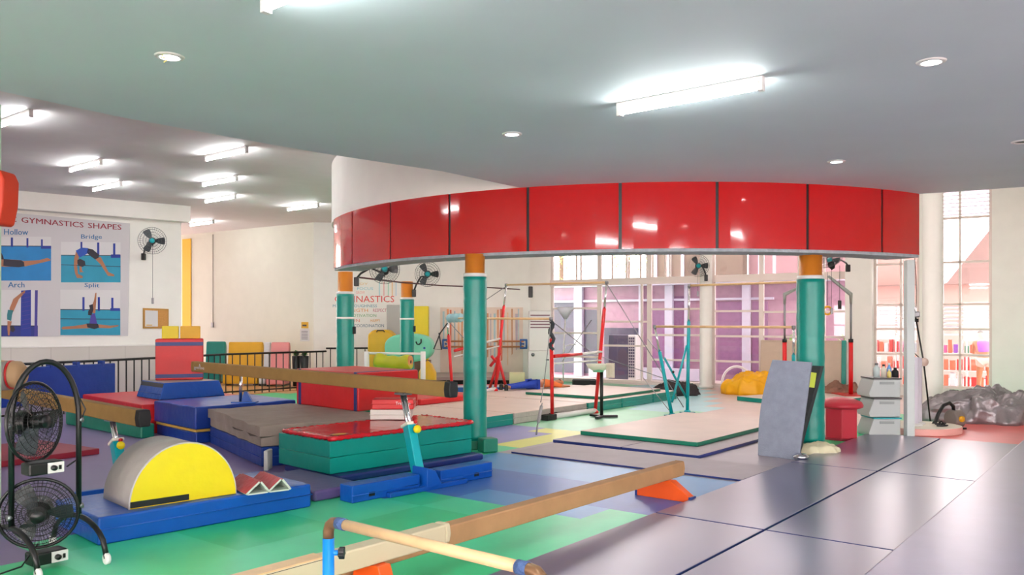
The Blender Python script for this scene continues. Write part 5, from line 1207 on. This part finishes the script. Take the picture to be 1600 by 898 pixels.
bx = thing('junior_bar', 'white training bar frame carrying a yellow green bolster', 'bar stand', (at(617, 551, 17.6).x, 17.6, 0)); ox = at(617, 551, 17.6).x
for px in (573, 661):
    q = at(px, 549, 17.6); bm = nb(); tube(bm, [(q.x-ox, 0, 0), (q.x-ox, 0, q.z)], .055, 12); obj('upright', bm, METW, bx); bm = nb(); b3(bm, q.x-ox-.06, q.x-ox+.06, -.5, .5, 0, .05); obj('foot', bm, METW, bx, bev=.01)
q = at(573, 550, 17.6); q2 = at(661, 551, 17.6); bm = nb(); tube(bm, [(q.x-ox, 0, q.z-.02), (q2.x-ox, 0, q2.z-.02)], .025, 10); obj('rail', bm, METW, bx)
bm = nb(); lathe(bm, [(0,-.04), (.06,-.04), (.06,.04), (0,.04)], (q2.x-ox+.06, -.1, .12), 12, Matrix.Rotation(PI/2, 3, 'X')); obj('clamp_knob', bm, YEL, bx)
q = at(588, 562, 17.4); q2 = at(641, 565, 17.2); bm = nb(); n = 16
tube(bm, [q.lerp(q2, i/n)-Vector((q.x, q.y, q.z))+Vector((0,0,-.05*math.sin(PI*i/n))) for i in range(n+1)], [.15+.012*math.sin(i) for i in range(n+1)], 20)
rb_ = thing('bolster', 'yellow green foam bolster hung along the white training bar', 'bolster', q); obj('bolster_body', bm, mat('olive_yellow_vinyl', (176, 178, 30), .45, bump=.1), rb_)
bm = nb(); tube(bm, [(q2-q)-((q2-q).normalized())*.02, (q2-q)+((q2-q).normalized())*.012], .13, 18); obj('end_disc', bm, mat('tan_end', (206, 140, 80), .5), rb_, label='tan end disc'); bm = nb(); tube(bm, [(q2-q), (q2-q)+((q2-q).normalized())*.02], .035, 10); obj('end_hole', bm, BLACK, rb_)
# red wedge and flat mats behind the red pad
block('wedge_mat', 'low red mat on the beige mats behind the red foam pad', 'mat', (-1.72, 15.55), U, 1.7, .8, .202, .12, RED, bev=.03)
block('thin_mat', 'long low blue and white mat behind the nearest teal pillar', 'mat', (-1.7, 20.6), .05, 1.6, .6, 0, .16, BLUE, top=mat('pale_top', (200, 210, 226), .6), bev=.02)
block('thin_mat', 'dull red mat at the back below the low stage', 'mat', (-2.4, 21.4), .05, 2.3, .6, 0, .12, mat('dull_red_vinyl', (214, 80, 90), .5), bev=.02)
# vaulting table at left
rv = thing('vaulting_table', 'grey and tan rounded vaulting horse at the left edge behind the fans', 'vaulting horse', (-6.3, 10.0, 0), .1)
bm = nb(); tube(bm, [(-1.0,0,1.13), (-.95,0,1.13), (0,0,1.14), (.32,0,1.13), (.38,0,1.13)], [.1,.16,.17,.16,.1], 20); obj('padded_body', bm, mat('tan_leather', (186, 152, 112), .6), rv)
bm = nb(); tube(bm, [(-.9,-.02,1.1), (0,-.02,1.11), (.22,-.02,1.12)], .178, 20); obj('grey_cover', bm, GREYV, rv); 
bm = nb(); tube(bm, [(.2,0,1.125), (.24,0,1.125)], .176, 20); obj('red_band', bm, RED, rv)
for x in (-.7, .0):
    bm = nb(); tube(bm, [(x,0,0), (x,0,1.0)], .05, 10); obj('leg', bm, STEEL, rv)

# ================================================================ OUTSIDE THE WINDOWS
PO = Plane(PW.pt(0, 0, -2.6).xy, PW.pt(5, 0, -2.6).xy)
SHED = mat('purple_boards', (178, 140, 164), .7, var=.1, vscale=5); SHF = mat('shed_frame', (206, 204, 226), .6); DARK = mat('dark_glass', (84, 76, 100), .3)
TO = lambda px: PO.hit(px)[0]
r = thing('outbuilding', 'purple boarded outbuilding with pale posts seen through the back windows', 'building', PO.pt(TO(980), 0), rot=PO.rot()); t0 = TO(980)
def ob(name, a, b, y0, y1, z0, z1, m, **k):
    bm = nb(); b3(bm, TO(a)-t0, TO(b)-t0, y0, y1, z0, z1); return obj(name, bm, m, r, **k)
ob('boarded_wall', 800, 1330, 0, 2.95, -.2, 0, SHED)
ob('roof_edge', 790, 1340, 2.95, 3.15, -.3, .5, SHF)
for x in (907, 1048, 1168): ob('pale_post', x-6, x+6, 0, 3.1, .05, .2, SHF)
for x in (1003, 1074): ob('pale_post', x-2.5, x+2.5, 0, 3.1, .05, .15, SHF)
for x0, x1, z0, z1 in ((866, 898, .1, 2.5), (914, 938, .1, 2.2), (1017, 1042, .3, 2.2), (1054, 1072, .3, 2.6), (1122, 1160, .2, 2.4), (1176, 1200, .3, 2.4), (945, 1000, .3, 1.6)):
    f = ob('boarded_door', x0, x1, z0, z1, 0, .04, mat('deep_purple_boards', (150, 106, 148), .6, var=.12, vscale=9) if x0 > 1010 else DARK)
for z in (2.45,): ob('pale_ledge', 860, 1210, z, z+.07, .04, .12, SHF)
for x0, x1 in ((914, 938), (866, 898)): ob('pale_ledge', x0, x1, 1.4, 1.44, .04, .08, SHF)
ob('step', 930, 1100, 0, .35, .2, .5, SHF)
# upper storey / tree canopy behind roof
ob('upper_storey', 945, 1110, 3.0, 6.5, -4.2, -3.6, mat('tan_upper_wall', (100, 90, 78), .8, var=.06))
ob('upper_storey', 1112, 1290, 3.0, 5.6, -4.6, -4.2, mat('pink_upper_wall', (150, 124, 128), .8, var=.04))
for x in (962, 985, 1008, 1050, 1140, 1165, 1215): ob('upper_post', x-2, x+2, 3.0, 6.4, -3.6, -3.5, SHF)
for k, (px, z, s_, lab) in enumerate(((870, 4.2, 1.1, 'leafy tree crown beyond the outbuilding roof, far left window'), (930, 4.3, .9, 'leafy tree crown beyond the outbuilding, second pane from left'))):
    p = PO.pt(TO(px)*1.0+(-.5 if k == 0 else .6), 0, -1.2); rt = thing('tree', lab, 'tree', p); bm = nb(); rnd = random.Random(k)
    for i in range(900):
        a = Vector((rnd.gauss(0, 1), rnd.gauss(0, 1), rnd.gauss(0, 1))).normalized()*s_*rnd.random()**.4; c_ = a+Vector((0,0,z)); n1 = Vector((rnd.gauss(0,1), rnd.gauss(0,1), rnd.gauss(0,1))).normalized(); n2 = n1.orthogonal().normalized()
        v = [bm.verts.new(c_+q) for q in (-n1*.05, n2*.025, n1*.05, -n2*.025)]; bm.faces.new(v)
    obj('foliage', bm, mat('tree_leaf', (150, 176, 96), .7, var=.2), rt); bm = nb(); tube(bm, [(0,0,0), (.05,0,z)], .08, 8); obj('trunk', bm, mat('bark', (110, 90, 76), .8), rt)
p = PW.pt(T(955), 0, -1.0); ro = thing('outdoor_unit', 'dark outdoor air conditioning unit with a white grille beyond the glass', 'outdoor unit', p, rot=PW.rot())
bm = nb(); b3(bm, -.55, .1, .05, 1.4, -.4, 0); obj('unit_body', bm, DARK, ro, bev=.02)
bm = nb(); b3(bm, .1, .34, .05, 1.4, -.4, -.02); obj('side_case', bm, METW, ro, bev=.01)
for i in range(14):
    for j in range(3):
        if i*3+j < 42: bm = nb(); b3(bm, .13+j*.065, .175+j*.065, .12+i*.088, .18+i*.088, -.02, .0); obj('grille_cell', bm, DARK, ro)
def shelfthing():
    PS = Plane(PW.pt(0, 0, -1.2).xy, PW.pt(5, 0, -1.2).xy); ts = lambda px: PS.hit(px)[0]
    for (a, b, lab, ms) in ((1360, 1440, 'white outdoor shelf with jars behind the bins', 0), (1466, 1556, 'white outdoor shelf with bright goods beyond the tall window', 1)):
        r = thing('outdoor_shelf', lab, 'shelf', PS.pt(ts(a), 0), rot=PS.rot()); w = ts(b)-ts(a)
        for z in (.15, .55, .98, 1.45): bm = nb(); b3(bm, 0, w, z, z+.03, -.35, 0); obj('shelf_board', bm, METW, r)
        for x in (0, w/2, w): bm = nb(); b3(bm, x-.02, x+.02, 0, 1.5, -.35, 0); obj('shelf_upright', bm, METW, r)
        rnd = random.Random(a); cols = [(214,60,60), (236,120,90), (230,230,236), (150,90,200), (60,160,130), (240,180,40), (220,90,150), (180,190,200)]
        for z, nn in ((.18, 7), (.58, 7), (1.01, 9)):
            for i in range(nn):
                x = .08+(w-.16)*(i+.5)/nn; h = rnd.uniform(.15, .34); ww = (w-.2)/nn*.8; c = rnd.choice(cols[:3] if z < .9 else cols)
                bm = nb(); b3(bm, -ww/2, ww/2, 0, h, -.12, .12); lathe(bm, [(0,h), (.03,h), (.03,h+.04), (0,h+.04)], (0,0,0), 8, Matrix.Rotation(-PI/2, 3, 'X')) if ms == 9 else None
                o = obj('storage_box', bm, mat('goods_%d' % cols.index(c), c, .5), None, bev=.01); o.location = PS.pt(ts(a)+x, z, -.17); o.rotation_euler = PS.rot()
                tag(o, 'small coloured goods box on the outdoor shelf behind the bins' if not ms else 'small coloured goods box on the outdoor shelf beyond the tall window', 'box', 'goods on the shelf behind the bins' if not ms else 'goods on the shelf beyond the tall window')
shelfthing()
PH = Plane(PW.pt(0, 0, -8).xy, PW.pt(5, 0, -8).xy); th_ = lambda px: PH.hit(px)[0]
rh = thing('neighbour_house', 'pale neighbouring house with a pitched roof beyond the right windows', 'house', PH.pt(th_(1340), 0), rot=PH.rot()); w0 = th_(1340)
bm = nb(); b3(bm, 0, th_(1580)-w0, 0, 3.0, -3, 0); obj('wall', bm, mat('pale_house_wall', (176, 148, 140), .8), rh)
bm = nb(); prism(bm, [(-.3, 3.0), (th_(1480)-w0, 3.05), (th_(1560)-w0, 5.0), (th_(1650)-w0, 5.2), (th_(1650)-w0, 3.0)], -3.3, .4); obj('roof', bm, mat('pale_roof', (134, 116, 112), .8, var=.05), rh)
bm = nb(); b3(bm, 0, th_(1440)-w0, 3.0, 4.8, -3.2, -.1); obj('upper_wall', bm, mat('pale_house_wall', (0,0,0)), rh)
# person outside
pp = PW.pt(T(1538), 0, -.62); po = thing('person', 'person outdoors beyond the tall window, in pale shorts, bending over the shelf', 'person', pp, PW.a)
dx = Vector((0, 0, 0)); B_ = Vector((0,0,0))
pt2 = [(0,0,.95,.16,.13), (-.02,.1,1.12,.14,.11), (-.06,.24,1.3,.16,.12), (-.08,.32,1.38,.06), (-.1,.4,1.45,.085,.1), (-.12,.46,1.52,.07), (.09,0,.86,.1), (.1,.03,.5,.065), (.1,-.02,.1,.045), (.1,.14,.03,.04), (-.09,0,.86,.1), (-.12,.06,.5,.065), (-.14,0,.1,.045), (-.14,.15,.03,.04),
       (.12,.25,1.3,.06), (.18,.32,1.05,.045), (.15,.48,.98,.035), (-.22,.25,1.28,.06), (-.26,.36,1.04,.045), (-.2,.5,1.0,.035)]
ed2 = [(0,1),(1,2),(2,3),(3,4),(4,5),(0,6),(6,7),(7,8),(8,9),(0,10),(10,11),(11,12),(12,13),(2,14),(14,15),(15,16),(2,17),(17,18),(18,19)]
skinned('body', pt2, ed2, SKIN, po, B_)
k2 = lambda i, s=1.15: (*pt2[i][:3], pt2[i][3]*s, (pt2[i][4] if len(pt2[i]) > 4 else pt2[i][3])*s)
skinned('shorts', [k2(0), k2(6,1.2), (.1,.02,.66,.11), k2(10,1.2), (-.11,.03,.66,.11)], [(0,1),(1,2),(0,3),(3,4)], mat('pale_pink_shorts', (236, 190, 176), .8), po, B_)
skinned('shirt', [(0,0,1.0,.17,.14), k2(1), k2(2), k2(14,1.25), k2(17,1.25)], [(0,1),(1,2),(2,3),(2,4)], mat('lilac_shirt', (170, 110, 210), .8), po, B_)
skinned('hair', [(-.1,.38,1.5,.09), (-.11,.43,1.56,.08)], [(0,1)], HAIR, po, B_)
# garden plants outside
for px, d_, lab in ((1315, -.9, 'pale palm like plant beyond the window right of the padded pillar'), (1222, -.9, 'leafy shrub beyond the window left of the padded pillar')):
    p = PW.pt(T(px), 0, d_); rp = thing('garden_plant', lab, 'plant', p); rnd = random.Random(px); bm = nb()
    for i in range(60):
        a = rnd.uniform(0, 2*PI); e = rnd.uniform(.3, 1.4); l = rnd.uniform(.4, .9); z0 = rnd.uniform(.5, 1.2); s = Vector((-math.sin(a), math.cos(a), 0)); d0 = Vector((math.cos(a)*math.cos(e), math.sin(a)*math.cos(e), math.sin(e)))
        q = [Vector((0,0,z0))+d0*l*t-Vector((0,0,.5*l*t*t)) for t in (0, .4, .75, 1)]; rows = [(bm.verts.new(c-s*u), bm.verts.new(c+s*u)) for c, u in zip(q, (.005, .03, .025, .002))]
        for k in range(3): bm.faces.new((rows[k][0], rows[k][1], rows[k+1][1], rows[k+1][0]))
    obj('leaves', bm, mat('pale_leaf', (150, 190, 110), .6, var=.15), rp); bm = nb(); tube(bm, [(0,0,0), (0,0,1.2)], .03, 6); obj('stem', bm, mat('bark', (0,0,0)), rp)
bm = nb(); tube(bm, [(.42*math.cos(PI*i/16), 0, .05+.5*math.sin(PI*i/16)) for i in range(17)], .035, 8)
p = PW.pt(T(1140), 0, -.7); tag(obj('arched_hoop', bm, METW, loc=p, rz=PW.a), 'white arched hoop outdoors behind the window left of the yellow tarpaulin', 'hoop')
